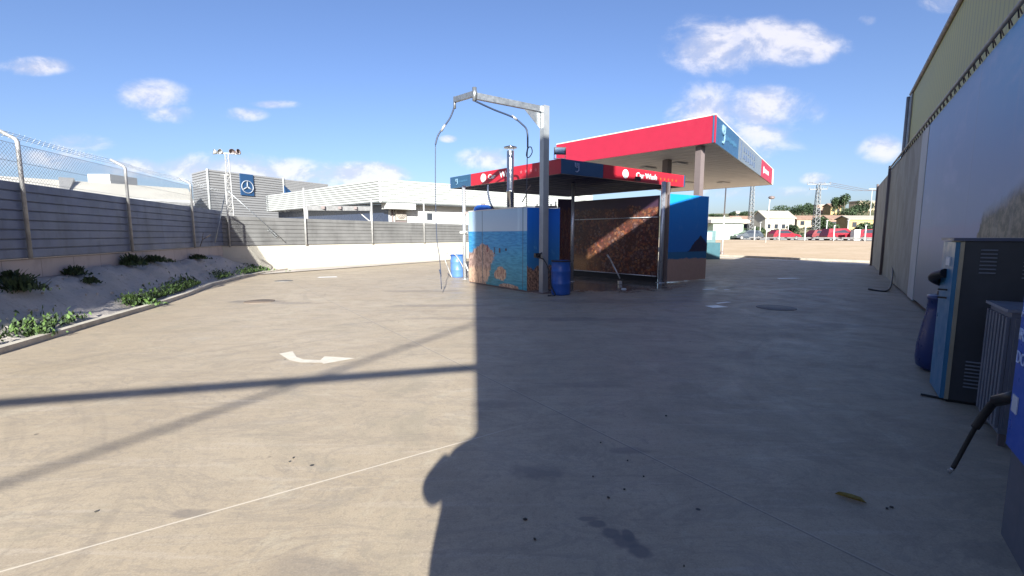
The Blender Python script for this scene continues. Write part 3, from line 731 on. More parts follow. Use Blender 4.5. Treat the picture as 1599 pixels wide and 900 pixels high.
m = MB(); m.beam(arm1+Vector((.03, 0, .06)), arm2+Vector((0, 0, .06)), .09, .13); m.tube([arm1+Vector((0,0,-.12)), arm1+Vector((0,0,.2))], .055, 10); m.tube([arm2+Vector((0,0,-.16)), arm2+Vector((0,0,.14))], .035, 8)
B('swing_arm', m, M_GALV, cr)
def hose(name, pts, r, parent, mat=M_HOSE, n=8):
    P = [Vector(p) for p in pts]; out = []
    for i in range(len(P)-1):
        p0 = P[max(i-1, 0)]; p1 = P[i]; p2 = P[i+1]; p3 = P[min(i+2, len(P)-1)]
        for k in range(8):
            t = k/8; out.append(.5*((2*p1)+(-p0+p2)*t+(2*p0-5*p1+4*p2-p3)*t*t+(-p0+3*p1-3*p2+p3)*t*t*t))
    out.append(P[-1]); m = MB(); m.tube(out, r, n); return B(name, m, mat, parent)
hose('hose', [A(710, 166, 12.55), A(703, 184, 12.58), A(692, 200, 12.6), A(684, 212, 12.6), A(680, 226, 12.6)], .022, cr)
hose('hose', [A(680, 226, 12.6), A(680, 300, 12.6), A(682, 370, 12.6), A(686, 400, 12.6), A(689, 432, 12.62)], .011, cr)
hose('hose', [A(742, 158, 11.9), A(770, 171, 12.2), A(800, 183, 12.5), A(815, 194, 12.6), A(823, 205, 12.65), A(824, 230, 12.65)], .024, cr)
hose('hose', [A(824, 230, 12.65), A(822, 243, 12.65), A(826, 246, 12.66), A(831, 238, 12.7), A(829, 230, 12.7), A(824, 234, 12.66), A(823, 260, 12.7), A(822, 300, 12.8), A(820, 308, 13.), A(815, 316, 13.6)], .013, cr)
for (px, py, Y) in ((692, 200, 12.6), (803, 184, 12.52)):
    m = MB(); c = A(px, py, Y); d2 = A(px+(4 if px > 700 else -3), py+(3 if px > 700 else 5), Y)-c; m.tube([c-d2, c+d2], .034, 8); B('hose_sleeve', m, M_STEEL, cr)
m = MB(); c = A(688, 428, 12.62); m.tube([c, c+Vector((.02, 0, -.42))], .012, 6); m.tube([c, c+Vector((-.03, 0, .12))], .02, 6)
tag(B('wash_lance', m, M_HOSE, loc=tuple(c)), 'thin dark washing lance hanging upright on the boom hose left of the faded barrel', 'lance')

# ================================================================== EQUIPMENT BOX with sea print
b0, b1 = Vector((-1.46, 15.72, 0)), Vector((.42, 13.04, 0)); bl = (b1-b0).normalized(); bn = Vector((-bl.y, bl.x, 0)); b2 = b1+bn*1.2; b3 = b0+bn*1.2
bx = thing('equipment_box', 'equipment container printed with a sea and rocky headland, left side of the wash bay', 'container', tuple(b0))
def prism_quads(P, z0, z1):
    out = []
    for a, b in zip(P, P[1:]+P[:1]): out.append([(a.x, a.y, z0), (b.x, b.y, z0), (b.x, b.y, z1), (a.x, a.y, z1)])
    return out
UVQ = [(0, 0), (1, 0), (1, 1), (0, 1)]
qs = prism_quads([b0, b1, b2, b3], .05, 2.38)
m = MB(); m.quad(qs[0], UVQ); B('printed_front', m, M_SEA, bx)
m = MB(); m.quad(qs[1], UVQ); B('printed_side', m, M_BOXS, bx)
m = MB(); m.quad(qs[2], UVQ); m.quad(qs[3], UVQ); B('rear_panel', m, M_BOXS, bx)
m = MB(); m.quad([(p.x, p.y, 2.38) for p in (b0, b1, b2, b3)]); 
for a, b in ((b0, b1), (b1, b2)): m.wall(a-bn*.0, b, 2.385, 2.41, .03, 1)
B('roof', m, M_WHITE, bx)
m = MB(); m.hexa([(p.x, p.y, z) for z in (0, .048) for p in (b0+bn*.03, b1+bn*.03, b2, b3)]); B('plinth', m, M_COL, bx)
m = MB(); h_ = b0.lerp(b1, .585)-bn*.02; m.box((h_.x, h_.y, 1.15), (.03, .05, .14), atan2(bl.y, bl.x)); B('door_handle', m, M_COL, bx)
# things on the box roof
ch = thing('flue_pipe', 'shiny metal flue pipe with a flat round cap rising from the box roof', 'chimney', (-.05, 14.4, 2.38))
m = MB(); m.lathe((-.05, 14.4, 0), [(.11, 2.38), (.11, 2.9), (.125, 2.92), (.125, 2.96), (.105, 2.98), (.105, 4.14)], 20); B('pipe', m, M_FLUE, ch)
m = MB(); m.lathe((-.05, 14.4, 0), [(.17, 4.22), (.2, 4.235), (.2, 4.25), (.02, 4.30)], 20); m.lathe((-.05, 14.4, 0), [(.2, 4.22), (.0, 4.215)], 20); B('cap', m, M_FLUE, ch)
m = MB()
for k in range(3): B('cap_strut', MB().tube([(-.05+.1*cos(k*2.1), 14.4+.1*sin(k*2.1), 4.1), (-.05+.1*cos(k*2.1), 14.4+.1*sin(k*2.1), 4.24)], .008, 4), M_STEEL, ch)
tk = thing('header_tank', 'low blue tank lying on the box roof behind the flue', 'tank', (-.95, 15.6, 2.4))
m = MB(); m.lathe((-.95, 15.55, 2.4), [(.0, .2), (.2, .19), (.3, .12), (.33, 0)], 18); B('tank_body', m, M_BARREL, tk)
m = MB(); m.lathe((-.95, 15.55, 2.58), [(.07, 0), (.07, .05), (0, .055)], 12); B('lid', m, M_COL, tk)
hz = tag(hose('supply_hose', [A(762, 289, 15.4), A(762, 300, 15.4), A(765, 315, 15.3), A(770, 326, 15.2), (-.62, 15.2, 2.42)], .03, None), 'dark supply hose dropping from the wash canopy to the box roof', 'hose')
m = MB(); c = b1.lerp(b2, .6)-bl*.15
for k in range(5): m.tube([(c.x+.13*k-.2, c.y-.05*k, 2.4), (c.x+.13*k-.2, c.y-.05*k, 2.4+.1+.06*(k % 3))], .018, 6)
m.tube([(c.x-.25, c.y+.05, 2.42), (c.x+.35, c.y-.2, 2.42)], .03, 6); m.tube([(c.x-.5, c.y+.2, 2.41), (c.x-.5, c.y+.2, 2.9), (c.x-.38, c.y+.15, 3.05)], .014, 5)
tag(B('pipe_manifold', m, M_COL, loc=tuple(c)), 'small cluster of pipe fittings on the box roof beside the boom post', 'pipes')

# ================================================================== WASH CANOPY
cN, cL, cR = Vector((1.41, 13.67, 0)), Vector((-2.37, 18.16, 0)), Vector((6.41, 17.55, 0)); cF = cL+cR-cN
wcn = thing('wash_canopy', 'small red and navy wash bay canopy on steel posts, in front of the taller canopy', 'canopy', tuple(cN))
z0, z1 = 3.38, 3.80
dl = (cN-cL).normalized(); dr = (cR-cN).normalized(); nL = Vector((dl.y, -dl.x, 0)); nR = Vector((dr.y, -dr.x, 0))
def fas(a, b, t0, t1, name, mat, off=.0, za=z0, zb=z1):
    p = a.lerp(b, t0); q = a.lerp(b, t1); m = MB(); m.wall(p, q, za, zb, .08, 1); return B(name, m, mat, wcn)
lenL = (cN-cL).length; lenR = (cR-cN).length
def tL(px): k = (px-799.5)/725*.9935; dd = cN-cL; return (k*cL.y-cL.x)/(dd.x-k*dd.y)
def tR(px): k = (px-799.5)/725*.9935; dd = cR-cN; return (k*cN.y-cN.x)/(dd.x-k*dd.y)
a_, b_ = tL(736), tL(846)
fas(cL, cN, 0, a_-.001, 'navy_fascia', M_NAVYL); fas(cL, cN, a_+.001, 1, 'red_fascia', M_RED)
c_ = tR(940)
fas(cN, cR, 0.0, c_-.001, 'navy_fascia', M_NAVY); fas(cN, cR, c_+.001, 1, 'red_fascia', M_RED)
m = MB(); m.wall(cR, cF, z0, z1, .08, 1); m.wall(cF, cL, z0, z1, .08, 1); B('rear_fascia', m, M_NAVY, wcn)
m = MB(); m.quad([(p.x, p.y, z0+.015) for p in (cN, cL, cF, cR)])
for k in range(1, 12):
    p = cN.lerp(cR, k/12)+ (cL-cN)*.02; q = p+(cL-cN)*.96; m.wall(p, q, z0+.004, z0+.012, .03, 1)
B('soffit', m, M_SOFFD, wcn)
m = MB(); m.quad([(p.x, p.y, z1-.03) for p in (cN, cR, cF, cL)]); B('roof_sheet', m, M_ROOFW, wcn)
posts = [(.97, 13.36, .045, 'post'), (-1.74, 17.06, .065, 'post'), (2.09, 16.15, .055, 'post'), (5.05, 15.75, .075, 'post')]
for x_, y_, r_, n_ in posts:
    m = MB(); m.tube([(x_, y_, 0), (x_, y_, z0)], r_, 16); m.lathe((x_, y_, 0), [(r_*2, 0), (r_*2, .012), (r_, .014)], 12); B(n_, m, M_STEEL, wcn)
m = MB(); m.box((5.22, 15.95, 1.7), (.14, .2, 3.36), radians(50)); B('square_post', m, M_COL, wcn)
# lettering
def disc(c, n, r, name, mat, parent, off=.012):
    m = MB(); x = Vector((-n.y, n.x, 0)); P = [c+n*off+x*r*cos(k*pi/12)+Vector((0, 0, r*sin(k*pi/12))) for k in range(24)]; 
    m.quad(P); Q = [p-n*off for p in P]
    for i in range(24): m.quad([P[i], Q[i], Q[(i+1) % 24], P[(i+1) % 24]])
    return B(name, m, mat, parent)
M_LET = M('letter_white', (.62,.62,.62), .5, var=.02)
def lp(px, z): p = cL.lerp(cN, tL(px)); return Vector((p.x, p.y, z))
def rp(px, z): p = cN.lerp(cR, tR(px)); return Vector((p.x, p.y, z))
for fn, n_, pxs, dirv_ in ((lp, nL, (755.5, 762, 781, 833), dl), (rp, nR, (974, 990, 0, 1054), dr)):
    cdisc = fn(pxs[0], 3.59); disc(cdisc, n_, .145, 'round_logo', M_LET, wcn)
    m = MB(); x = dirv_
    for k in range(3):
        r0_ = .035+.03*k; m.tube([cdisc+n_*.018+x*r0_*cos(a)+Vector((0, 0, r0_*sin(a))) for a in [radians(20+40*k+j*25) for j in range(9)]], .006, 4, False)
    B('logo_swirl', m, M('logo_green', (.35,.55,.5)), wcn)
text('lettering', 'Car', lp(763, 3.53)+nL*.012, dl, (0, 0, 1), .21, M_LET, wcn, bold=.005, sx=1.25)
text('lettering', 'Wash', lp(781, 3.52)+nL*.012, dl, (0, 0, 1), .27, M_LET, wcn, bold=.006, sx=1.15)
text('lettering', 'Car Wash', rp(990, 3.51)+nR*.012, dr, (0, 0, 1), .25, M_LET, wcn, bold=.006, sx=1.12)
M_ORG = M('star_orange', (.42,.07,.02), .5)
def star(c, n, x, r):
    P = []
    for k in range(10):
        rr = r if k % 2 == 0 else r*.42; a = pi/2+k*pi/5; P.append(c+n*.012+x*rr*cos(a)+Vector((0, 0, rr*sin(a))))
    return P
for k in range(5): B('star', MB().quad(star(rp(1028+6*k, 3.57), nR, dr, .075)), M_ORG, wcn)
for k in range(5): B('star', MB().quad(star(lp(814+7.5*k, 3.59), nL, dl, .075)), M('star_dim', (.40,.10,.12)), wcn)
M_EMB = M('emblem_pale', (.14,.24,.33), .5); M_EMBD = M('emblem_dim', (.22,.27,.42), .5)
def glyph(c, n, x, h, mat, parent):
    m = MB(); o = n*.014
    for pts in ([(-.28, .5), (-.28, .12), (0, -.02), (.28, .12), (.28, .5)], [(.28, .12), (.28, -.3), (0, -.5), (-.22, -.42)], [(0, .5), (0, .15)]):
        m.tube([c+o+x*p*h+Vector((0, 0, q*h)) for p, q in pts], .07*h, 4)
    return B('emblem', m, mat, parent)
glyph(lp(714.5, 3.60), nL, dl, .22, M_EMB, wcn); glyph(rp(899, 3.60), nR, dr, .26, M_EMBD, wcn)
m = MB()
for k in range(7): m.box(tuple(lp(719+1.8*k, 3.60)+nL*.006), (.05, .012, .05 if k % 2 else .07), atan2(dl.y, dl.x))
B('small_lettering', m, M('dim_letters', (.03,.09,.16)), wcn)
# floodlight on the near corner
fl = thing('floodlight', 'black square floodlight on the near corner of the wash canopy', 'floodlight', (1.36, 13.8, 3.8))
c = Vector((1.38, 13.72, 4.02)); m = MB(); m.box(tuple(c), (.34, .07, .2), radians(6)); B('housing', m, M_BLACK, fl)
m = MB(); m.box((c.x-.005, c.y-.04, c.z), (.28, .015, .15), radians(6)); B('lens', m, M('lens', (.13,.19,.28), .1), fl)
m = MB(); m.tube([(c.x-.16, c.y+.06, 3.8), (c.x-.16, c.y+.06, 4.0)], .012, 5); m.tube([(c.x+.16, c.y+.06, 3.8), (c.x+.16, c.y+.06, 4.0)], .012, 5); m.box((c.x, c.y+.06, 3.81), (.34, .05, .02)); B('bracket', m, M_STEEL, fl)
sl_ = thing('spotlight', 'small dark spotlight clipped under the red front fascia of the wash canopy', 'spotlight', tuple(rp(988, 3.4)))
m = MB(); c = rp(988, 3.46)+nR*.14; m.box(tuple(c), (.22, .07, .13), radians(35)); m.tube([c, c-nR*.14+Vector((0,0,-.02))], .015, 5); B('lamp_head', m, M_BLACK, sl_)

# ================================================================== PRINTED SCREENS
def panel(name, label, a, b, z0, z1, th, mat, extra=None, cat='screen'):
    t = thing(name, label, cat, (a.x, a.y, 0)); dd = (b-a).normalized(); n = Vector((-dd.y, dd.x, 0))*th
    qs = prism_quads([a, b, b+n, a+n], z0, z1); m = MB(); m.quad(qs[0], UVQ); B('print', m, mat, t)
    m = MB()
    for q in qs[1:]: m.quad(q)
    m.quad([(p.x, p.y, z1) for p in (a, b, b+n, a+n)]); m.quad([(p.x, p.y, z0) for p in (a+n, b+n, b, a)]); B('frame_edge', m, M_COL, t)
    return t
mR, mL = Vector((4.98, 15.93, 0)), Vector((2.42, 18.99, 0)); mdir = (mR-mL).normalized(); mn = Vector((mdir.y, -mdir.x, 0))
vt = panel('mural_screen', 'dark screen printed with a lit hillside village, across the back of the wash bay', mL, mR, .2, 2.95, .05, M_VILL)
for z in (2.22, .20):
    m = MB(); m.tube([mL+mn*.03+Vector((0,0,z)), mR+mn*.03+Vector((0,0,z))], .018, 6); B('rail', m, M_STEEL, vt)
for k in (.15, .85):
    p = mL.lerp(mR, k)-mn*.12; m = MB(); m.tube([(p.x, p.y+.04, 0), (p.x, p.y+.04, .22)], .03, 6); B('foot', m, M_STEEL, vt)
m = MB(); m.wall(mL-mn*.02, mR-mn*.02, 0, .195, .04, 1); B('dark_gap_strip', m, M_BLACK, vt)  # black strip added to keep the gap under the screen dark
# narrow return of the same print between box and bay
p0 = Vector((1.62, 16.35, 0)); p1 = p0+Vector((.62, .45, 0))
n0 = b2+bn*.15; 
panel('mural_screen', 'narrow dark village print panel between the blue box and the middle steel post', Vector((1.66, 16.9, 0)), Vector((2.20, 17.05, 0)), .12, 2.9, .05, M_VILL)
panel('coast_screen', 'blue screen printed with a bay and dark hill, right of the wash bay', Vector((5.27, 15.72, 0)), Vector((7.04, 16.85, 0)), .03, 2.98, .06, M_COAST)
# lance leaning on the village screen
m = MB(); m.tube([A(953, 405, 15.6), A(968, 435, 15.2)], .022, 8); m.tube([A(948, 398, 15.7), A(953, 405, 15.6)], .03, 8)
c = A(968, 438, 15.2); m.box((c.x, c.y, .06), (.1, .2, .1))
tag(B('foam_brush', m, M_STEEL, loc=tuple(c)), 'silver handled foam brush leaning on the village screen', 'brush')
m = MB(); c = G(974, 452); m.lathe((c[0], c[1], 0), [(0, .035), (.06, .03), (.085, 0)], 12); tag(B('floor_cap', m, M_WHITE, loc=(*c, 0)), 'tiny white cap lying on the wet bay floor', 'cap')

# ================================================================== BARRELS
def barrel(x, y, r, h, mat, label, rim=M_BLACK):
    t = thing('barrel', label, 'barrel', (x, y, 0), 'blue plastic barrels by the wash bay')
    pr = [(0, .0), (r*.93, 0), (r*.98, .03), (r, .08), (r*1.01, h*.30), (r*1.04, h*.32), (r*1.04, h*.35), (r*1.01, h*.37), (r*1.01, h*.66), (r*1.04, h*.68), (r*1.04, h*.71), (r, h*.73), (r*.97, h*.95), (r*1.0, h*.96), (r*1.0, h), (r*.93, h), (r*.91, h*.9), (r*.9, .1), (0, .09)]
    m = MB(); m.lathe((x, y, 0), pr, 32); B('drum', m, mat, t)
    m = MB(); m.lathe((x, y, h-.012), [(r*1.0, -.02), (r*1.035, -.02), (r*1.035, .02), (r*.94, .022), (r*.92, -.04)], 32); B('rim', m, rim, t)
    return t
barrel(1.33, 12.60, .26, .93, M_BARREL, 'deep blue barrel in shade at the foot of the boom post')
barrel(-2.10, 17.85, .265, .86, M_BARRELL, 'faded light blue barrel in sunshine by the left canopy post', M_BARREL)
# vacuum wand looped on the left barrel
hz = hose('vacuum_hose', [A(706, 434, 17.5), A(694, 402, 17.5), A(703, 395, 17.5), A(709, 397, 17.5), A(714, 402, 17.55), A(722, 415, 17.5), A(724, 424, 17.5)], .02, None, M_GALVP)
tag(hz, 'grey hose looped over the faded barrel', 'hose')
m = MB(); m.tube([A(724, 405, 17.2), A(731, 423, 16.8)], .022, 6); tag(B('brush_handle', m, M_WHITE, loc=tuple(A(724, 405, 17.2))), 'white brush handle leaning by the left canopy post', 'brush')
m = MB(); c = A(724, 363, 16.95); m.box(tuple(c), (.28, .12, .07), .2); m.tube([c+Vector((.05, 0, 0)), A(749, 361, 15.5)], .02, 6); m.box(tuple(A(750, 361, 15.48)), (.16, .08, .08), .5)
tag(B('lance_holder', m, M_WHITE, loc=tuple(c)), 'white lance holder bracket on the left canopy post', 'bracket')
m = MB(); c = A(728, 333, 17.0); m.box(tuple(c), (.12, .1, .1), .2); tag(B('pipe_clamp', m, M_COL, loc=tuple(c)), 'small dark clamp high on the left canopy post', 'clamp')
hz = hose('pressure_hose', [A(846, 395, 12.75), A(838, 402, 12.7), (.86, 12.62, .95), (1.02, 12.5, .6), (1.06, 12.5, .25), (1.15, 12.3, .02), (.95, 12.2, .015)], .018, None, M_BLACK)
tag(hz, 'black hose hanging beside the boom post and the deep blue barrel', 'hose')
m = MB(); c = A(839, 399, 12.8); m.box(tuple(c), (.16, .1, .12), .5); tag(B('hose_reel_bracket', m, M_BLACK, loc=tuple(c)), 'black bracket fixed low on the boom post', 'bracket')

# ================================================================== FUEL CANOPY
gCn, gRr, gLl = Vector((8.11, 19.13, 0)), Vector((19.35, 35.07, 0)), Vector((2.35, 25.3, 0)); gF = gLl+gRr-gCn
fc = thing('fuel_canopy', 'tall red fuel station canopy with a pale soffit on two brown grey columns', 'canopy', tuple(gCn))
z0, z1 = 5.3, 6.36
m = MB(); m.wall(gLl, gCn, z0, z1, .1, 1); B('red_fascia', m, M_REDG, fc)
def fp(t0, t1, mat, name):
    m = MB(); m.wall(gCn.lerp(gRr, t0+.0004), gCn.lerp(gRr, t1-.0004), z0, z1, .1, 1); return B(name, m, mat, fc)
def tG(px): k = (px-799.5)/725*.9935; dd = gRr-gCn; return (k*gCn.y-gCn.x)/(dd.x-k*dd.y)
t1, t2, t3, t4 = tG(1146), tG(1182.5), tG(1200), 1
fp(0, t1, M('canopy_blue', (.02,.065,.135), .4, var=.05), 'blue_fascia'); fp(t1, t2, M('canopy_grey', (.12,.14,.165), .4, var=.06), 'grey_fascia'); fp(t2, t3, M_REDG, 'red_fascia')
fp(t3, 1, M_WHITE, 'white_fascia')
m = MB(); m.wall(gRr, gF, z0, z1, .1, 1); m.wall(gF, gLl, z0, z1, .1, 1); B('rear_fascia', m, M_WHITE, fc)
m = MB(); m.quad([(p.x, p.y, z0+.02) for p in (gCn, gLl, gF, gRr)])
for k in range(1, 26):
    p = gCn.lerp(gRr, k/26)+(gLl-gCn)*.015; q = p+(gLl-gCn)*.97; m.wall(p, q, z0+.008, z0+.017, .02, 1)
B('soffit', m, M_SOFF, fc)
m = MB(); m.quad([(p.x, p.y, z1-.02) for p in (gCn, gRr, gF, gLl)]); B('roof_sheet', m, M_ROOFW, fc)
m = MB(); m.wall(gLl, gCn, z1+.004, z1+.05, .14, 1); m.wall(gCn, gRr, z1+.004, z1+.05, .14, 1); B('top_trim', m, M_WHITE, fc)
gdr = (gRr-gCn).normalized(); gnr = Vector((gdr.y, -gdr.x, 0))
def gp(px, z): p = gCn.lerp(gRr, tG(px)); return Vector((p.x, p.y, z))
glyph(gp(1121.5, 5.85), gnr, gdr, .74, M_EMB, fc)
m = MB()
for k in range(9): m.box(tuple(gp(1127+1.9*k, 5.84)+gnr*.006), (.24, .014, .16 if k % 3 else .26), atan2(gdr.y, gdr.x))
B('small_lettering', m, M('dim_letters2', (.03,.10,.18)), fc)
m = MB(); m.box(tuple(gp(1150, 5.83)+gnr*.008), (.18, .016, .85), atan2(gdr.y, gdr.x))
for k in range(6): m.box(tuple(gp(1155+3.2*k, 6.0)+gnr*.008), (.3, .016, .24), atan2(gdr.y, gdr.x)); m.box(tuple(gp(1155+3.2*k, 5.62)+gnr*.008), (.34, .016, .3 if k % 2 else .2), atan2(gdr.y, gdr.x))
B('faded_lettering', m, M('faded_blue', (.07,.10,.17)), fc)
m = MB()
for k in range(5): m.box(tuple(gp(1186.5+1.8*k, 5.8)+gnr*.008), (.2, .016, .42 if k == 0 else .26), atan2(gdr.y, gdr.x))
B('white_lettering', m, M_LET, fc)
for (px, Y, w_) in ((1090.5, 20.0, .27), (1040, 23.6, .32)):
    c = A(px, 300, Y); m = MB(); m.box((c.x, c.y, 2.65), (w_, w_, 5.31), radians(35)); B('column', m, M_COL, fc)
for (px, py) in ((1012, 262), (1060, 255), (1075, 285), (1130, 285)):
    g_ = G(px, py, 5.3); m = MB(); m.box((g_[0], g_[1], 5.27), (.9, .5, .05), radians(35)); B('ceiling_light', m, M('ceil_light', (.5,.48,.47)), fc)

# fuel dispenser at the far side
dp = thing('fuel_dispenser', 'teal fuel dispenser with a pale screen beyond the blue coast screen', 'dispenser', (13.4, 31.2, 0))
m = MB(); m.box((13.38, 31.3, .55), (.95, .6, 1.1), radians(8)); B('cabinet', m, M('disp_teal', (.04,.10,.12), .4), dp)
m = MB(); m.box((13.22, 31.3, 1.5), (.62, .5, .78), radians(8)); B('head', m, M('disp_head', (.10,.16,.165), .4), dp)
m = MB(); m.box((13.12, 31.03, 1.55), (.34, .04, .5), radians(8)); B('screen', m, M('disp_screen', (.34,.37,.37), .3), dp)
text('lettering', 'MT', (13.08, 30.96, .52), (1, .14, 0), (0, 0, 1), .34, M('dim_grey', (.25,.32,.34)), dp)

# ================================================================== RIGHT WALL
DW = 1.61; HW = 4.25
rw = thing('canvas_wall', 'tall wall of weathered beige and grey printed canvas along the right of the yard', 'wall', tuple(WP(DW, 10)))
def wallface(name, t0, t1, z0, z1, mat, parent, dn, uv=None, th=.05):
    a = WP(dn, t1); b = WP(dn, t0)     # seen from the yard, left = far
    qs = prism_quads([a, b, b+WN*th, a+WN*th], z0, z1); m = MB(); m.quad(qs[0], uv or UVQ)
    for q in qs[1:]: m.quad(q, UVQ)
    m.quad([(p.x, p.y, z1) for p in (a, b, b+WN*th, a+WN*th)], UVQ); return B(name, m, mat, parent)
def tW(px): k = (px-799.5)/725*.9935; o = WN*DW; return (k*o.y-o.x)/(WD.x-k*WD.y)
t_ban = tW(1436); t_st = tW(1383); t_end = tW(1365)
wallface('canvas', t_ban, t_st, .05, HW-.03, M_CANVAS, rw, DW)
wallface('canvas', t_st+.12, t_end, .05, HW-.1, M_CANVAS, rw, DW)
m = MB(); p = WP(DW-.05, t_st+.05); m.tube([(p.x, p.y, 0), (p.x, p.y, HW+.1)], .05, 6); p = WP(DW-.03, t_end); m.tube([(p.x, p.y, 0), (p.x, p.y, HW)], .05, 6); B('joint_post', m, M_COL, rw)
wallface('white_strip', t_ban-.02, t_ban+1.0, .05, HW-.05, M_WHITE, rw, DW-.02)
bn_ = thing('banner', 'huge laced banner printed with hazy blue sky and a brown cliff on the right wall', 'banner', tuple(WP(DW, 4)))
t_n = -1.2
wallface('printed_sheet', t_n, t_ban-.04, .10, HW-.1, M_BANNER, bn_, DW-.01, [(0, 0), (1, 0), (1, 1), (0, 1)])
m = MB(); m.tube([WP(DW-.06, t_n, HW), WP(DW-.06, t_st, HW)], .028, 8); B('top_rail', m, M_GALVP, bn_)
t = 1.5
while t < t_st-.2:
    m = MB(); a = WP(DW-.03, t, HW-.11); b = WP(DW-.065, t+.05, HW+.02); c_ = WP(DW-.03, t+.12, HW-.11); m.tube([a, b, c_], .009, 4); m.box(tuple(WP(DW-.05, t+.05, HW+.02)), (.03, .03, .04), .6); t += .36; B('lace', m, M_COL, bn_)
# building behind the wall
mbd = thing('sheet_metal_building', 'olive and grey sheet metal building rising behind the banner wall', 'building', tuple(WP(DW+.2, 5)))
BH = 6.25; t_e = tW(1396)
wallface('sheet_wall', -2.0, t_e, 0, BH, M_YG, mbd, DW+.14, th=10.)
wallface('end_trim', t_e-.35, t_e+.05, 0, BH-.02, M_CLADG, mbd, DW+.10, th=.1)
m = MB(); m.tube([WP(DW+.05, t_e+.08, .1), WP(DW+.05, t_e+.08, BH-.05)], .05, 8); B('rain_pipe', m, M_GALVP, mbd)
m = MB(); m.tube([WP(DW+.12, -2, BH+.02), WP(DW+.12, t_e+.1, BH+.02)], .06, 8); B('roof_edge', m, M_COL, mbd)
# unseen block added behind the camera, shaped to shade the right half of the yard
tb = thing('shade_block', 'unseen tall block added beside the camera, shaped so its shadow covers the yard', 'building', tuple(US(2, -6, 0)))
def usbox(u0, u1, s0, s1, z0, z1): return MB().hexa([US(u, s_, z) for z in (z0, z1) for u, s_ in ((u0, s0), (u1, s0), (u1, s1), (u0, s1))])
B('main_volume', MB().hexa([US(1.27,-9,0),US(4.5,-9,0),US(4.5,-3,0),US(1.27,-3,0),US(1.27,-9,9.98),US(4.5,-9,10.5),US(4.5,-3,10.5),US(1.27,-3,9.98)]), M_CLADG, tb); B('step_volume', usbox(0.0, 1.262, -9, -3.02, 0, 9.33), M_CLADG, tb)
def vpt(u, v, dn=DW+.6): t_ = (u-.771*dn)/.636; s_ = -.636*dn+.771*t_; return US(u, s_, v-TANE*s_)
rs = thing('shade_panel', 'unseen long panel on legs, added beside the camera to shade the village screen', 'panel', tuple(vpt(4., 7.)))  # added to block the sun above the lit strip on the village screen
P_ = [vpt(4.4, 7.7), vpt(6.5, 8.70), vpt(6.5, 8.70, DW+.65), vpt(4.4, 7.7, DW+.65), vpt(4.4, 8.94), vpt(6.5, 9.50), vpt(6.5, 9.50, DW+.65), vpt(4.4, 8.94, DW+.65)]
B('board', MB().hexa(P_), M_CLADG, rs)
for u_ in (4.6, 6.3): a = vpt(u_, 8.6, DW+.67); B('leg', MB().tube([(a.x, a.y, 6.2), (a.x, a.y, a.z)], .03, 6), M_GALVP, rs)
ba = thing('shadow_beam', 'unseen steel beam on a post, set behind the camera to cast the bar shadow', 'beam', tuple(US(-5, -2.9, 0)))  # unseen caster for the dark bar across the sunny ground
B('beam', MB().beam(US(-7, -2.9, 1.59+1.07), US(0.05, -2.9, 2.07+1.07), .09, .085), M_GALVP, ba)
B('post', MB().beam(US(-7, -2.9, 0), US(-7, -2.9, 2.7), .09, .09), M_GALVP, ba)
ms = thing('shadow_mast', 'unseen mast with an inclined stay, added behind the camera to cast the diagonal shadow', 'mast', tuple(US(1.6, -12, 0)))  # unseen, added so the stay throws the soft diagonal shadow
B('mast', MB().tube([US(1.6, -12, 0), US(1.6, -12, 8.9)], .08, 10), M_GALVP, ms)
B('stay', MB().tube([US(-11.9, -12, 0.), US(1.6, -12, 8.58)], .03, 8), M_GALVP, ms)

# ================================================================== MACHINES ON THE RIGHT
def cabbox(d0, d1, t0, t1, z0, z1): return MB().hexa([WP(a, b, z) for z in (z0, z1) for a, b in ((d0, t0), (d1, t0), (d1, t1), (d0, t1))])
d_f = .96; tc = Vector((4.25, 4.37, 0)).dot(WD)
cab = thing('vacuum_cabinet', 'tall charcoal cabinet with louvres and a teal blue front edge by the banner', 'cabinet', tuple(WP(d_f, tc)))
B('side_body', cabbox(d_f+.03, d_f+.62, tc, tc+.62, .03, 1.56), M_CABS, cab)
B('front_door', cabbox(d_f-.03, d_f+.027, tc+.012, tc+.61, .03, 1.55), M_CABF, cab)
B('plinth', cabbox(d_f+.02, d_f+.6, tc+.02, tc+.6, 0, .028), M_BLACK, cab)
B('top_cover', cabbox(d_f-.05, d_f+.64, tc-.02, tc+.64, 1.563, 1.59), M('cab_top', (.09,.10,.15), .4), cab)
B('corner_trim', cabbox(d_f+.002, d_f+.03, tc-.012, tc+.010, .03, 1.552), M('gold_trim', (.42,.36,.26), .35, .3), cab)
for (dd_, zt, n_) in ((.20, 1.48, 7), (.48, 1.48, 8), (.18, .42, 8)):
    m = MB()
    for k in range(n_):
        z = zt-.035*k; m.hexa([WP(a, b, zz) for zz, off in ((z-.006, .012), (z+.006, .003)) for a, b in ((d_f+dd_-.055, tc-off), (d_f+dd_+.055, tc-off), (d_f+dd_+.055, tc), (d_f+dd_-.055, tc))])
    B('louvre', m, M('louvre_edge', (.19,.19,.20), .4), cab)
m = MB(); m.hexa([WP(a, b, z) for z in (1.32, 1.40) for a, b in ((d_f-.04, tc+.16), (d_f-.031, tc+.16), (d_f-.031, tc+.34), (d_f-.04, tc+.34))]); B('label_plate', m, M_LET, cab)
m = MB(); m.box(tuple(WP(d_f-.045, tc+.2, 1.08)), (.04, .1, .015), .6); m.box(tuple(WP(d_f-.045, tc+.2, 1.0)), (.04, .1, .015), .6); B('coin_slot', m, M_BLACK, cab)
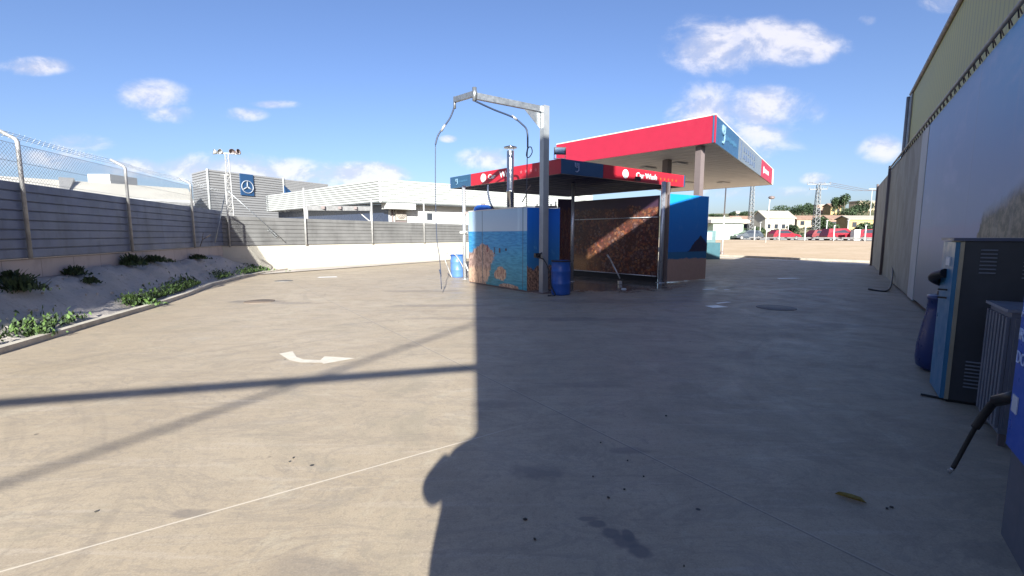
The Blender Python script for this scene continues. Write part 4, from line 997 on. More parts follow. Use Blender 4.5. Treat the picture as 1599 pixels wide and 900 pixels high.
# second teal cabinet, hazy, behind hose
cab2 = thing('display_panel', 'pale blue print panel behind the cabinet by the banner wall', 'panel', tuple(WP(1.3, tc+1.6)))
B('board', cabbox(1.38, 1.43, tc+1.1, tc+2.1, .5, 1.5), M('pale_teal', (.10,.22,.32), .4), cab2); B('stand', cabbox(1.40, 1.44, tc+1.5, tc+1.6, 0, .5), M_COL, cab2)
# dark blue vacuum drum
vx, vy = 5.16, 5.42
vd = thing('vacuum_drum', 'dark navy vacuum drum with a black hose beside the charcoal cabinet', 'vacuum', (vx, vy, 0))
m = MB(); m.lathe((vx, vy, 0), [(0, 0), (.19, .0), (.25, .05), (.265, .14), (.26, .30), (.235, .5), (.20, .72), (.195, .85), (.205, .86), (.205, .90), (.18, .91), (0, .915)], 28); B('drum', m, M('navy_plastic2', (.015,.03,.12), .3), vd)
m = MB(); m.lathe((vx, vy, .915), [(.12, 0), (.12, .04), (.05, .07), (0, .07)], 16); B('lid', m, M_BLACK, vd)
hose('hose', [Vector((vx-.13, vy-.1, .35)), Vector((vx-.15, vy-.16, .7)), Vector((vx-.1, vy-.22, .98)), WP(d_f-.09, tc+.55, 1.16), WP(d_f-.04, tc+.3, 1.24)], .045, vd, M_BLACK, 10)
# slatted metal locker
l0 = Vector((3.71, 3.42, 0)); l0d = l0.dot(WN); l0t = l0.dot(WD)
lk = thing('slatted_locker', 'grey locker with vertical metal slats between the charcoal cabinet and the blue machine', 'locker', tuple(l0))
B('body', cabbox(l0d+.02, l0d+.42, l0t+.02, l0t+.60, .10, 1.04), M_SILV, lk)
m = MB()
for k in range(7):
    tt = l0t+.03+.088*k; m.hexa([WP(a, b, z) for z in (.14, 1.0) for a, b in ((l0d, tt), (l0d+.018, tt), (l0d+.018, tt+.045), (l0d, tt+.045))])
for k in range(5):
    dd_ = l0d+.04+.08*k; m.hexa([WP(a, b, z) for z in (.14, 1.0) for a, b in ((dd_, l0t-.002), (dd_+.04, l0t-.002), (dd_+.04, l0t+.018), (dd_, l0t+.018))])
B('slats', m, M_SILV, lk)
B('top_plate', cabbox(l0d-.01, l0d+.44, l0t, l0t+.62, 1.043, 1.065), M('locker_top', (.30,.31,.37), .35, .5), lk)
for a, b in ((.03, .03), (.38, .03), (.03, .56), (.38, .56)): B('leg', cabbox(l0d+a, l0d+a+.035, l0t+b, l0t+b+.035, 0, .098), M_COL, lk)
# blue machine at the frame edge
e0_ = Vector((2.63, 2.31, 0)); e_d = e0_.dot(WN); e_t = e0_.dot(WD)
bmch = thing('service_machine', 'bright blue self service machine with white lettering at the right edge of the frame', 'machine', tuple(e0_))
B('plinth', cabbox(e_d+.0, e_d+.45, e_t-.5, e_t+.07, 0, .50), M_MGRY, bmch)
B('blue_body', cabbox(e_d-.02, e_d+.47, e_t-.52, e_t+.09, .503, 1.42), M_MBLUE, bmch)
nW = -WN
def ep(tt, z, off=.006): p = WP(e_d-.02-off, e_t+tt); return Vector((p.x, p.y, z))
for (s_, z, sz) in (('ASP', 1.20, .09), ('IRA', 1.08, .09), ('DOR', .96, .09)):
    text('lettering', s_, ep(.065, z), -WD, (0, 0, 1), sz, M('cool_letters', (.45,.55,.78)), bmch, .002)
m = MB(); m.hexa([WP(a, b, z) for z, b0_ in ((.70, 0), (.79, 0)) for a, b in ((e_d-.026, e_t-.03), (e_d-.021, e_t-.03), (e_d-.021, e_t+.05), (e_d-.026, e_t+.05))]); B('sticker', m, M('sticker_white', (.5,.52,.58)), bmch)
nz = thing('suction_hose', 'black suction hose hanging from the blue machine with a bare metal tip', 'hose', (2.72, 2.55, .9))
P = [A(1592, 618, 2.42), A(1576, 622, 2.5), A(1556, 626, 2.58), A(1541, 642, 2.64), A(1523, 668, 2.68), A(1505, 700, 2.72), A(1488, 731, 2.74)]
m = MB(); m.tube([P[0], P[1], P[2]], .032, 12); B('handle', m, M_BLACK, nz)
hose('hose', P[1:5], .021, nz, M_BLACK, 10); hose('hose', P[3:], .012, nz, M_BLACK, 10)
m = MB(); e_ = P[-1]; m.tube([e_, e_+Vector((.0, .02, -.04))], .010, 8); m.tube([e_+Vector((-.03, 0, -.01)), e_+Vector((.02, .01, -.02))], .004, 5); B('metal_tip', m, M_STEEL, nz)

# ================================================================== GROUND DETAILS
def arrow_pts():
    P = [(436,553),(457,549),(463,558),(474,562),(500,563),(507,557),(555,560),(505,569),(503,567),(470,567),(452,563)]
    return [(*G(x, y), .004) for x, y in P]
m = MB(); m.quad(arrow_pts()[::-1]); struct('painted_arrow', m, M_PAINT)
for (px, py, sx_, sy_, rt) in ((1118, 479, .42, .30, .3), (1108, 452, .5, .16, .2), (1129, 473, .5, .1, .5), (1230, 435, .9, .2, .2), (512, 433, .75, .3, .3), (1135, 453, .2, .12, .2)):  # white quads: paint marks, and bright wet reflections coloured in on the right
    x_, y_ = G(px, py); m = MB(); cr_, sr_ = cos(rt), sin(rt)
    q = [(-sx_/2, -sy_/2), (sx_/2, -sy_/2), (sx_*.38, sy_/2), (-sx_*.42, sy_/2)]
    m.quad([(x_+a*cr_-b*sr_, y_+a*sr_+b*cr_, .004) for a, b in q]); struct('mark_and_glint', m, M('mark_glint_white', (.85,.85,.84), .35, var=.05))
def cover(px, py, r, label, mat=None):
    x_, y_ = G(px, py); t = thing('manhole_cover', label, 'manhole cover', (x_, y_, 0))
    m = MB(); m.lathe((x_, y_, 0), [(r, .0), (r, .010), (r*.92, .012), (r*.9, .006), (r*.88, .010), (0, .010)], 28); B('lid', m, mat or M('cast_iron', (.17,.155,.14), .6, .2, var=.2), t)
cover(1212, 481, .40, 'round dark iron manhole cover in the shaded right part of the yard')
cover(405, 471, .34, 'round rusty manhole cover in the sunny left part of the yard', M('rusty_iron', (.16,.12,.09), .8))
cover(443, 439, .3, 'small dark drain cover near the far left kerb')
# fallen leaf
lf = MB(); L0 = Vector((*G(1303, 772), .004)); L1 = Vector((*G(1354, 788), .006)); ld = (L1-L0); ln = Vector((-ld.y, ld.x, 0)).normalized()
prof = [(0, .0), (.12, .010), (.3, .022), (.55, .027), (.8, .020), (1, .0)]
for (a, wa), (b, wb_) in zip(prof, prof[1:]):
    pa, pb = L0+ld*a, L0+ld*b
    lf.quad([pa-ln*wa+Vector((0,0,.022 if wa else 0)), pb-ln*wb_+Vector((0,0,.022 if wb_ else 0)), pb, pa]); lf.quad([pa, pb, pb+ln*wb_+Vector((0,0,.018 if wb_ else 0)), pa+ln*wa+Vector((0,0,.018 if wa else 0))])
tag(B('fallen_leaf', lf, M('leaf_yellow', (.24,.17,.035), .6, var=.35, scale=40), loc=tuple(L0)), 'curled yellow brown leaf lying on the shaded concrete', 'leaf')
m = MB()
for (px, py) in ((938,692),(975,765),(820,812),(835,843),(980,720),(926,745),(458,716),(452,722),(1385,795),(1392,793),(1068,885),(1210,480),(150,800),(950,778),(1040,650),(1005,745)):
    x_, y_ = G(px, py); s_ = random.uniform(.003, .008)
    a = random.uniform(0, 3); m.hexa([(x_+s_*cos(a+k*pi/2)*(1.8 if k % 2 else 1), y_+s_*sin(a+k*pi/2)*1.4, z) for z in (.001, .008) for k in range(4)])
tag(B('grit', m, M('grit', (.05,.045,.04), .9)), 'scattered dark crumbs of grit on the concrete', 'grit', kind='stuff')
hz = hose('ground_cable', [tuple(WP(1.45, 5.9, .35)), tuple(WP(1.35, 5.95, .1)), tuple(WP(1.1, 6.05, .02)), tuple(WP(.8, 6.1, .015))], .012, None, M_BLACK); tag(hz, 'short black cable on the ground at the foot of the banner wall', 'cable')
hz = hose('ground_pipe', [(*G(1356, 453), .03), (*G(1385, 456), .03), (*G(1392, 448), .25), (*G(1391, 440), .6)], .025, None, M_BLACK); tag(hz, 'black pipe stub lying at the foot of the canvas wall', 'pipe')

# ================================================================== PLANTS
def weed(name, c, rad, n, size, label, mats, group='weeds on the bank and verge'):
    t = thing(name, label, 'weed', tuple(c), group)
    for mt in mats:
        m = MB()
        for _ in range(n):
            a = random.uniform(0, 2*pi); r_ = abs(random.gauss(0, .5)); q = Vector((c[0]+cos(a)*rad[0]*r_, c[1]+sin(a)*rad[1]*r_, c[2]-.04))
            hgt = rad[2]*random.uniform(.5, 1.1)*max(.2, 1-r_*.6); ti = Vector((random.gauss(0, .35), random.gauss(0, .35), 1))*hgt
            sd = Vector((random.gauss(0, 1), random.gauss(0, 1), random.gauss(0, .3))).normalized()*size*random.uniform(.6, 1.3)
            m.quad([q+ti*.3-sd*.3, q+ti*.7-sd, q+ti, q+ti*.65+sd])
            m.quad([q+ti*.75-sd*.5, q+ti*1.0-sd*1.4, q+ti*1.15, q+ti*.95+sd*.4])
        B('foliage', m, mt, t)
    return t
def bank(px, py):   # point on the bank, roughly
    for k in range(60):
        z = .9-k*.015; g_ = G(px, py, z); p = Vector((*g_, 0)); off = (p-FC).dot(FN); t = -(p-FC).dot(FD)
        if off > .02 and t > 0:
            wd = max(.3, kerbat(t)); zz = btop(t)*(1-smooth((off/wd-.05)/.95))+.05
            if z <= zz: return Vector((g_[0], g_[1], zz))
    k = (px-799.5)/725*.9935; t = (FC.x-k*FC.y)/(FD.x-k*FD.y)     # foot of the block wall in that column
    return FP(t, .24, btop(t)+.05)
spots = [(30,455,(.55,.4,.35),'dark weed patch at the left frame edge under the block wall'),(18,440,(.4,.3,.3),'low weed tuft against the block wall at the far left'),(118,430,(.38,.3,.28),'weed tuft under the second fence post from the left'),
         (185,411,(.45,.3,.42),'tall spiky weed growing at the foot of the block wall'),(222,410,(.8,.3,.3),'wide low weed clump along the middle of the block wall'),(293,403,(.6,.25,.25),'dark weed clump close to the back corner under the block wall'),
         (205,470,(.5,.35,.22),'bright green weed tuft halfway along the kerb'),(225,475,(.5,.3,.22),'lush green weed tuft beside the kerb bend'),(60,522,(.35,.22,.20),'leafy bright green weed at the near end of the kerb'),
         (140,443,(.25,.2,.2),'small weed growing midway down the soil bank')]
for (px, py, rad, lab) in spots:
    c = bank(px, py); weed('weed_clump', c, (rad[0]*.85, rad[1]*.8, rad[2]*.75), 190 if rad[0] > .4 else 110, .024, lab, (M_LEAF[0], M_LEAF[1]) if py < 460 else (M_LEAF[1], M_LEAF[2]))
for (px, py, rad, lab) in ((385,425,(1.3,.5,.35),'green weed clump in the back corner at the end of the bank'),(410,421,(.7,.35,.35),'green weed clump at the foot of the white wall, just right of the corner'),(447,417,(.5,.3,.18),'thin weed tuft at the foot of the white wall, third from the corner'),(470,415,(.5,.3,.22),'thin weed tuft at the foot of the white wall, fourth from the corner'),(505,411,(.8,.3,.28),'weed clump at the foot of the white wall below the first fence post'),(532,411,(.4,.3,.3),'last weed tuft along the white wall')):
    c = Vector((*G(px, py), .03)); weed('weed_clump', c, rad, 200, .05, lab, (M_LEAF[1], M_LEAF[2]))
m = MB(); m2 = MB()
for i in range(5200):
    t = random.uniform(.5, 18); wd = kerbat(t); off = wd-.22-abs(random.gauss(0, .17)); 
    if off < .2 or sin(t*2.1)+sin(t*.83+1)+random.gauss(0, .5) < -.25: continue
    z = btop(t)*(1-smooth((off/wd-.05)/.95))+.05; q = FP(t, off, z); s_ = random.uniform(.015, .04); a = Vector((random.gauss(0, 1), random.gauss(0, 1), random.gauss(0, .4))).normalized()*s_; u_ = Vector((random.gauss(0, .4), random.gauss(0, .4), 1))*random.uniform(.03, .13)
    (m if random.random() < .55 else m2).quad([q-a, q+u_*.5-a*.8, q+u_, q+u_*.6+a])
tag(B('ground_cover', m, M_LEAF[1]), 'low green ground cover along the kerb of the left bank', 'grass', kind='stuff')
tag(B('ground_cover', m2, M_LEAF[2]), 'brighter green sprouts mixed into the ground cover along the left kerb', 'grass', kind='stuff')
m = MB()
for i in range(110):
    t = random.uniform(1, 18); wd = kerbat(t); off = wd*random.uniform(.15, .98); z = btop(t)*(1-smooth((off/wd-.05)/.95))+.06; q = FP(t, off, z); s_ = random.uniform(.008, .028)
    a = random.uniform(0, 3); m.hexa([(q.x+s_*cos(a+k*pi/2)*random.uniform(.7, 1.3), q.y+s_*sin(a+k*pi/2), q.z+zz) for zz in (-.02, s_*.8) for k in range(4)])
tag(B('stones', m, M('stone_pale', (.33,.30,.27), .9, var=.3)), 'loose pale stones on the left soil bank', 'stones', kind='stuff')

# ================================================================== FAR BACKGROUND (right)
def house(name, label, c, rot, sx_, sy_, hh, wallc, roofc, gable=0., wins=3):
    t = thing(name, label, 'house', tuple(c)); ca, sa = cos(rot), sin(rot)
    def P(x, y, z): return Vector((c[0]+x*ca-y*sa, c[1]+x*sa+y*ca, c[2]+z))
    m = MB(); m.hexa([P(x, y, z) for z in (-2., hh) for x, y in ((-sx_/2, -sy_/2), (sx_/2, -sy_/2), (sx_/2, sy_/2), (-sx_/2, sy_/2))])
    if gable:
        for s_ in (-1, 1): m.quad([P(s_*sx_/2, -sy_/2, hh), P(s_*sx_/2, sy_/2, hh), P(s_*sx_/2, 0, hh+gable)])
    B('wall', m, wallc, t)
    m = MB(); o = .35
    if gable:
        for s_ in (-1, 1): m.hexa([P(-sx_/2-o, s_*(sy_/2+o), hh-.05), P(sx_/2+o, s_*(sy_/2+o), hh-.05), P(sx_/2+o, 0, hh+gable+.02), P(-sx_/2-o, 0, hh+gable+.02), P(-sx_/2-o, s_*(sy_/2+o), hh+.15), P(sx_/2+o, s_*(sy_/2+o), hh+.15), P(sx_/2+o, 0, hh+gable+.25), P(-sx_/2-o, 0, hh+gable+.25)])
    else:
        m.hexa([P(x, y, z) for z in (hh+.01, hh+.35) for x, y in ((-sx_/2-.15, -sy_/2-.15), (sx_/2+.15, -sy_/2-.15), (sx_/2+.15, sy_/2+.15), (-sx_/2-.15, sy_/2+.15))])
    B('roof', m, roofc, t)
    for k in range(wins):
        x_ = -sx_/2+sx_*(k+.5)/wins; zc = min(1.6, hh*.55)
        m = MB(); m.hexa([P(x_+a, -sy_/2-.04+b, z) for z in (zc-.6, zc+.6) for a, b in ((-.55, 0), (.55, 0), (.55, .06), (-.55, .06))]); B('window', m, M_GLASS, t)
    return t
HW1 = M('house_cream', (.34,.27,.19), .9); HW2 = M('house_white', (.40,.36,.30), .9); HW3 = M('house_pink', (.34,.21,.15), .9); HW4 = M('house_yellow', (.36,.25,.12), .9)
RF1 = M('roof_tile', (.24,.15,.11), .9, var=.25, scale=2); RF2 = M('roof_pale', (.30,.265,.22), .9)
hs = [(1128,98,'long cream building with a pale flat roof at the left of the hillside',16,6,5,HW2,RF2,1.,4,.2),(1165,104,'cream terrace with an arched look on the hillside, left of the large gable',17,6,4.5,HW1,RF1,1.2,4,.3),
      (1205,100,'large pale pink gabled house in the middle of the hillside',16,8,5.2,HW2,RF2,2.,4,.55),(1262,118,'low yellow walled house behind the transmission pole',16,6,3.2,HW1,RF1,1.,3,.3),
      (1279,178,'pink and cream villa on the hilltop above the pole',14,7,4.6,HW3,RF2,0.,4,.5),(1296,172,'small yellow villa on the hilltop beside the pink one',7,6,4.2,HW4,RF1,1.,2,.4),(1345,185,'pale flat roofed house high on the right of the hill',15,7,5,HW1,RF2,0.,4,.5),
      (1302,112,'beige cottage with a tiled roof between pole and trees',10,6,3.4,HW3,RF1,1.,2,.3),(1340,104,'orange yellow house behind the parked red cars',15,6,3.8,HW4,RF2,.8,3,.4),(1190,165,'small white house on the far ridge',6,5,3,HW2,RF2,0.,1,.4),(1148,168,'tiny white tower house on the ridge at the left',3,3,4,HW2,RF2,0.,1,.4)]
for (px, q, lab, a, b, h_, wc_, rc_, gb_, nw, ro) in hs: house('hillside_house', lab, at(px, q), ro-.35, a*.58, b*.7, h_*.72, wc_, rc_, gb_, nw)
def tree(px, q, w_, h_, lab, mats, trunk=.3, lobes=6, n=150):
    w_ *= .72; h_ *= .60
    c = at(px, q); t = thing('tree', lab, 'tree', tuple(c), 'trees on the far hillside')
    m = MB(); m.tube([c-Vector((0,0,1)), c+Vector((.1, 0, h_*.5)), c+Vector((-.1, .1, h_*.75))], .2, 6, True, .07)
    for k in range(3): a = k*2.1; m.tube([c+Vector((0, 0, h_*.35)), c+Vector((cos(a)*w_*.3, sin(a)*w_*.3, h_*.65))], .09, 5, True, .03)
    B('trunk', m, M_TRUNK, t)
    m = MB(); m2 = MB()
    for k in range(lobes):
        a = random.uniform(0, 2*pi); r_ = w_*.28*random.uniform(.2, 1.1); z = h_*random.uniform(trunk+.12, .85)
        leaves(m if k % 2 else m2, (c.x+cos(a)*r_, c.y+sin(a)*r_, c.z+z), (w_*.26, w_*.26, h_*.2), n, .28)
    B('crown', m, mats[0], t); B('crown', m2, mats[1], t)
D_, M_, BR = M_LEAF[0], M_LEAF[1], M_LEAF[2]
trs = [(1222,150,17,9.5,'big round dark pine in the middle of the ridge'),(1250,148,13,9.5,'broad dark tree on the ridge left of the pole'),(1240,160,9,7,'medium tree on the ridge between two larger ones'),(1262,150,8,11,'tall tree on the ridge touching the pole'),(1300,158,6,12,'slim tall tree, left of the tall group right of the pole'),(1307,160,6,12,'tall tree in the middle of the group right of the pole'),(1314,158,7,14,'tallest tree of the group right of the pole'),
       (1322,135,13,9,'wide dark tree below the tallest group'),(1335,150,8,7,'rounded tree right of the wide dark one'),(1352,160,12,10,'dark tree at the right end of the ridge beside the canvas wall'),(1350,66,5,6.5,'dark bluish bush tree behind the right hand red car'),(1202,160,9,6,'low tree left of the big round pine'),(1180,160,8,5.5,'small tree on the left ridge beside the lattice pylon'),(1160,160,8,6,'small tree at the far left of the ridge'),(1143,165,7,6,'ridge tree behind the white pole'),(1118,160,10,5,'low hedge like tree at the left end of the ridge'),
       (1184,72,5,5,'small dark tree behind the grey car'),(1238,72,4.5,4.5,'bushy tree right of the pale gabled house'),(1278,80,6,7,'leafy tree right behind the transmission pole'),(1166,78,4,3.5,'bush beside the green kiosk'),(1295,95,7,5,'olive tree between the pole and the yellow house'),(1215,85,8,2.5,'hedge in front of the pale gabled house')]
for i, (px, q, w_, h_, lab) in enumerate(trs): tree(px, q, w_, h_, lab, (D_, M_) if i % 3 else (M_, D_), .15 if h_ < 6 else .3)
m = MB(); m2 = MB()
for i in range(2200):
    px = random.uniform(1095, 1370); q = random.uniform(64, 80) if i % 3 else random.uniform(80, 190); c = at(px, q); leaves(m if i % 2 else m2, (c.x, c.y, c.z+.3), (1.1, 1.1, .6), 5, .3)
tag(B('scrub', m, D_), 'dark green scrub spread over the far hillside', 'scrub', kind='stuff'); tag(B('scrub', m2, M_LEAF[3]), 'dry olive scrub spread over the far hillside', 'scrub', kind='stuff')
# pole, lamp, fence posts
c = A(1127, 398, 39); m = MB(); pl = thing('tall_white_pole', 'tall thin white pole standing past the fuel canopy', 'pole', (c.x, c.y, 0)); m.tube([(c.x, c.y, 0), (c.x+.1, c.y, 8.2)], .07, 8, True, .045); B('shaft', m, M_WHITE, pl); m = MB(); m.lathe((c.x, c.y, 0), [(.16, 0), (.16, .05), (.07, .3)], 10); B('foot', m, M_COL, pl)
def onlot(px, q): return at(px, q)
c = onlot(1196, 22); lp_ = thing('street_lamp', 'street lamp with a round head on a thin white post in the dirt lot', 'street lamp', tuple(c)); top = A(1202, 312, c.y); m = MB(); m.tube([c, top, top+Vector((.12, 0, .15))], .06, 6, True, .04); B('post', m, M_WHITE, lp_)
m = MB(); m.lathe(tuple(top+Vector((.2, 0, .22))), [(0, -.18), (.25, -.14), (.36, .02), (.25, .16), (0, .2)], 14); B('lamp_head', m, M_COL, lp_)
for px, ht in ((1178, 1.9), (1217, 1.75), (1257, 1.8), (1302, 1.9), (1351, 1.9)):
    c = onlot(px, 33); m = MB(); m.tube([c-Vector((0,0,.2)), c+Vector((0, 0, ht))], .07, 6); m.box((c.x, c.y, c.z+ht), (.2, .2, .06))
    tag(B('fence_post', m, M_WHITE, loc=tuple(c)), {1178:'white post in front of the grey car',1217:'white post in front of the left red car',1257:'white post left of the transmission pole',1302:'white post in front of the long red car',1351:'white post beside the canvas wall, in front of the rightmost red car'}[px], 'post', 'white posts along the road')
rf_ = thing('railing', 'thin grey mesh railing along the far side of the road', 'railing', tuple(QP(45, -10)))
m = MB(); 
for k in range(-60, 20, 1):
    p = QP(46, k*.9); m.tube([p, p+Vector((0, 0, 1.3))], .02, 4, False)
for z in (.1, .7, 1.3): m.tube([QP(46, -54)+Vector((0,0,z)), QP(46, 18)+Vector((0,0,z))], .02, 4, False)
B('rail_mesh', m, M_GALVP, rf_)
gr_ = thing('guard_rail', 'low pale guard rail along the near side of the road', 'guard rail', tuple(QP(34.5, -10)))
m = MB(); m.beam(QP(34.5, -60)+Vector((0,0,.35)), QP(34.5, 40)+Vector((0,0,.35)), .06, .2); B('rail_beam', m, M_GALVP, gr_)
m = MB()
for k in range(-15, 10): p = QP(34.6, k*4.); m.tube([p-Vector((0,0,.1)), p+Vector((0, 0, .4))], .05, 4)
B('rail_post', m, M_GALVP, gr_)
def pylon(px, q, pytop, w_, arms, label, name='transmission_pole'):
    c = onlot(px, q); t = thing(name, label, 'pylon', tuple(c)); top = A(px, pytop, c.y); m = MB(); hh = top.z-c.z
    def cor(z, i): k = z/hh; ww = w_*(1-.55*k)/2; return c+Vector(((-ww, ww, ww, -ww)[i], (-ww, -ww, ww, ww)[i], z))
    for i in range(4): m.tube([cor(0, i), cor(hh, i)], .06, 4)
    z = 0
    while z < hh-.7:
        for i in range(4): m.tube([cor(z, i), cor(z+.7, (i+1) % 4)], .04, 4, False); m.tube([cor(z+.7, i), cor(z+.7, (i+1) % 4)], .035, 4, False)
        z += .7
    B('lattice', m, M('pylon_grey', (.20,.20,.20), .7), t)
    for (zz, L) in arms:
        m = MB(); m.beam(c+Vector((-L, .3, hh-zz)), c+Vector((L, -.3, hh-zz)), .14, .14)
        for s_ in (-1, -.5, .5, 1): m.tube([c+Vector((L*s_, -.3*s_, hh-zz)), c+Vector((L*s_, -.3*s_, hh-zz+.35))], .05, 5)
        B('crossarm', m, M('pylon_grey', (.2,.2,.2), .7), t)
    return c+Vector((0, 0, hh))
pt = pylon(1273, 52, 287, .9, ((.1, 1.7), (.9, 1.25)), 'pale lattice transmission pole with two crossarms beyond the road')
pylon(1171, 50, 262, .8, ((.3, 1.2),), 'slim lattice transmission pole partly behind the fuel canopy')
m = MB()
for dx_ in (-1.6, 0, 1.6): m.tube([pt+Vector((dx_, 0, .2)), pt+Vector((12+dx_, 6, -.6)), pt+Vector((30+dx_, 16, .6))], .03, 4, False)
tag(B('power_line', m, M_COL), 'thin power lines running right from the lattice transmission pole', 'power line')
c = at(1356, 125); m = MB(); m.tube([c, c+Vector((0, 0, 10))], .09, 6, True, .06); m.beam(c+Vector((-1, 0, 10)), c+Vector((1, 0, 10)), .1, .1); tag(B('far_lamp_post', m, M_WHITE, loc=tuple(c)), 'thin pale lamp post on the hillside near the canvas wall', 'lamp post')
for px in (1186.5, 1230, 1323, 1290): 
    c = at(px, 58); m = MB(); m.tube([c-Vector((0,0,.2)), c+Vector((0, 0, 3.2))], .06, 5); m.box((c.x, c.y, c.z+3.2), (.35, .2, .08)); tag(B('roadside_pole', m, M_WHITE, loc=tuple(c)), {1186.5:'short white pole behind the grey car',1230:'short white pole behind the left red car',1323:'short white pole between the two right hand red cars',1290:'short white pole just left of the long red car'}[px], 'pole', 'short poles beyond the road')
# green kiosk
c = at(1128, 37); c.y += 0; kk = thing('kiosk', 'pale green kiosk with a flat white roof beside the tall white pole', 'kiosk', tuple(c))
m = MB(); m.box((c.x, c.y, c.z+1.25), (5.2, 3, 2.6), .15); B('wall', m, M('kiosk_green', (.26,.33,.26), .7), kk)
m = MB(); m.box((c.x, c.y, c.z+2.85), (6.4, 4, .5), .15); B('roof', m, M_WHITE, kk)
m = MB()
for k in range(7): m.box((c.x-2.2+.7*k, c.y-1.56+.1*k, c.z+1.3), (.08, .06, 2.1), .15)
B('pilaster', m, M_WHITE, kk)
c = at(1108, 40); m = MB(); m.box((c.x, c.y, c.z+1.3), (6, 3, 2.6), .1); sh = thing('shed', 'low grey shed with a white roof edge left of the green kiosk', 'shed', tuple(c)); B('wall', m, M_CLADG, sh); m = MB(); m.box((c.x, c.y, c.z+2.8), (7, 4, .4), .1); B('roof', m, M_WHITE, sh)
# cars
def make_car(label, col, c, rot, kind='hatch', name='parked_car', front=1):
    t = thing(name, label, 'car', tuple(c), 'cars parked along the far road'); ca, sa = cos(rot), sin(rot)
    def P(x, y, z): return Vector((c[0]+x*ca-y*sa, c[1]+x*sa+y*ca, c[2]+z))
    if kind == 'hatch': low = [(-2.05,.28),(-2.1,.55),(-2.02,.9),(-.95,.95),(1.0,.93),(1.85,.78),(2.08,.6),(2.1,.3)]; cab_ = [(-1.95,.9),(-1.55,1.42),(.15,1.47),(1.05,.93)]
    else: low = [(-2.2,.3),(-2.25,.6),(-2.15,.98),(-1,1.02),(1.1,1.0),(2.05,.85),(2.2,.6),(2.2,.32)]; cab_ = [(-2.12,.96),(-1.95,1.55),(.4,1.6),(1.25,1.0)]
    m = MB()
    def extr(pts, w0, w1):
        n = len(pts); b = len(m.v)
        for s_ in (-1, 1):
            for (x, z) in pts: m.v.append(P(x, s_*(w0 if z < 1.0 else w1), z))
        m.f.append(tuple(range(b, b+n))); m.f.append(tuple(range(b+2*n-1, b+n-1, -1)))
        for i in range(n): j = (i+1) % n; m.f.append((b+i, b+n+i, b+n+j, b+j))
    extr(low, .86, .86); extr(cab_, .82, .66); B('body', m, col, t)
    for s_ in (-1, 1):
        m = MB(); q = [(-1.45, .98), (-1.2, 1.36), (.1, 1.38), (.75, 1.0)]; m.quad([P(x, s_*(.835 if z < 1.1 else .70), z) for x, z in q]); B('window', m, M_GLASS, t)
    x0, x1 = cab_[-1][0], cab_[-2][0]; m = MB(); m.quad([P(x0-.05, -.7, 1.0), P(x0-.05, .7, 1.0), P(x1+.08, .58, 1.43), P(x1+.08, -.58, 1.43)]); B('windscreen', m, M_GLASS, t)
    for x in (-1.3, 1.32):
        for s_ in (-1, 1):
            m = MB(); a = P(x, s_*.70, .31); b = P(x, s_*.88, .31); m.tube([a, b], .31, 16); wl = B('wheel', m, M_BLACK, t); m = MB(); m.tube([P(x, s_*.87, .31), P(x, s_*.892, .31)], .19, 12); B('rim', m, M_GALVP, wl)
    for s_ in (-.6, .6): m = MB(); m.box(tuple(P(2.03, s_, .66)), (.12, .28, .12), rot); B('headlight', m, M_LET, t)
    return t
RDm = M('car_red', (.20,.010,.022), .3, var=.03, spec=.6); GYm = M('car_grey', (.05,.06,.075), .25, var=.03, spec=.6)
road_rot = atan2(QD.y, QD.x)+pi
def rotto(px): return -.25
make_car('dark grey hatchback parked left of the street lamp', GYm, at(1167, 38), pi+.03, 'hatch')
make_car('bright red hatchback parked behind the left white posts', RDm, at(1224, 38), .05, 'hatch')
make_car('dusty red car, the leftmost of the two long red ones right of the pole', M('car_red_dull', (.16,.025,.028), .4), at(1285, 41), 0.0, 'hatch')
make_car('long red estate car parked right of the transmission pole', RDm, at(1312, 38), .0, 'van')
make_car('red car half hidden by the canvas wall, at the right end of the row', M('car_red2', (.18,.015,.025), .3), at(1358, 39), .0, 'hatch')
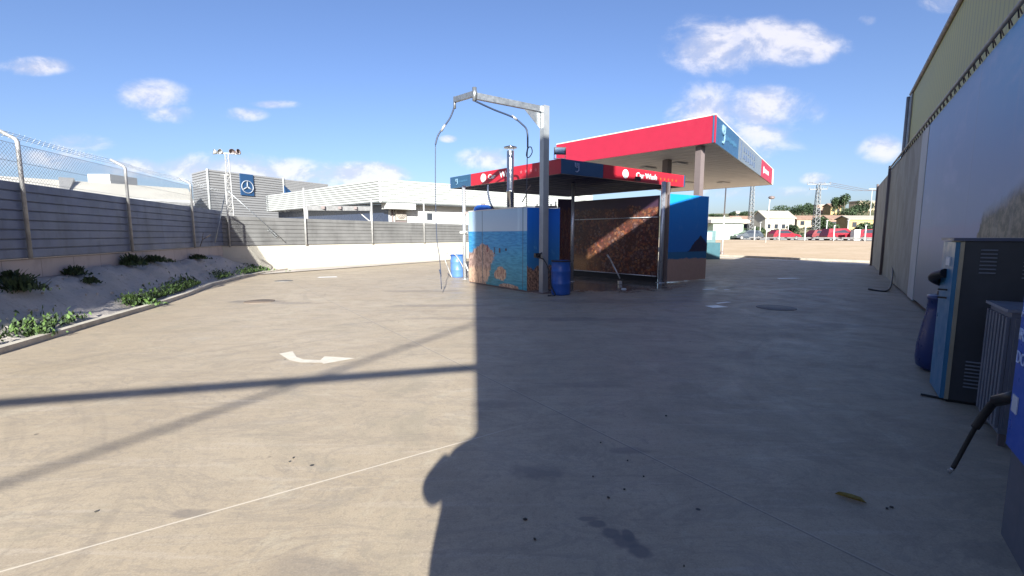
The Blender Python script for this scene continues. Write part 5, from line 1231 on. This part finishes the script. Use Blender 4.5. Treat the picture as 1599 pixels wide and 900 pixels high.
c = at(1335.5, 36.2); m = MB(); m.box((c.x, c.y, c.z+.7), (.8, .6, 1.3), .1); m.box((c.x, c.y, c.z+1.38), (.9, .7, .06), .1); tag(B('utility_box', m, M_WHITE, loc=tuple(c)), 'bright white utility box between the two red cars', 'utility box')

# ================================================================== PERSON (photographer, behind the camera; casts the rounded shadow)
def person():
    J = {}; E_ = []
    vs = [((0,0,.90),.32),((0,0,1.10),.28),((0,0,1.32),.17),((0,0,1.47),.06),((.05,.02,1.50),.07),((.10,.03,1.56),.09),((.11,.02,1.65),.07),
          ((-.20,0,1.33),.11),((-.335,.04,1.17),.085),((-.10,.24,1.30),.037),((-.03,.30,1.36),.035),
          ((.19,0,1.38),.065),((.26,.08,1.10),.05),((.12,.24,1.30),.037),((.05,.30,1.36),.035),
          ((-.12,0,.80),.17),((-.12,.02,.48),.065),((-.13,-.02,.08),.045),((-.14,.12,.04),.04),
          ((.12,0,.80),.17),((.12,.02,.48),.065),((.13,-.02,.08),.045),((.14,.12,.04),.04)]
    ed = [(0,1),(1,2),(2,3),(3,4),(4,5),(5,6),(2,7),(7,8),(8,9),(9,10),(2,11),(11,12),(12,13),(13,14),(0,15),(15,16),(16,17),(17,18),(0,19),(19,20),(20,21),(21,22)]
    me = bpy.data.meshes.new('person'); me.from_pydata([v for v, r in vs], ed, []); o = bpy.data.objects.new('person', me); C.objects.link(o)
    md = o.modifiers.new('skin', 'SKIN'); sv = me.skin_vertices[0].data if me.skin_vertices else None
    if sv is None:
        bm = bmesh.new(); bm.from_mesh(me); bm.verts.layers.skin.verify(); bm.to_mesh(me); bm.free(); sv = me.skin_vertices[0].data
    for i, (v, r) in enumerate(vs): sv[i].radius = (r, r); sv[i].use_root = (i == 0)
    sd = o.modifiers.new('sub', 'SUBSURF'); sd.levels = 2; sd.render_levels = 2
    o.location = US(.03, -.42, 0); o.rotation_euler = (0, 0, atan2(-SH.x, SH.y))
    me.materials.append(M('dark_clothes', (.04,.045,.07), .8))
    tag(o, 'person standing behind the camera with both arms raised to hold it', 'person')
person()
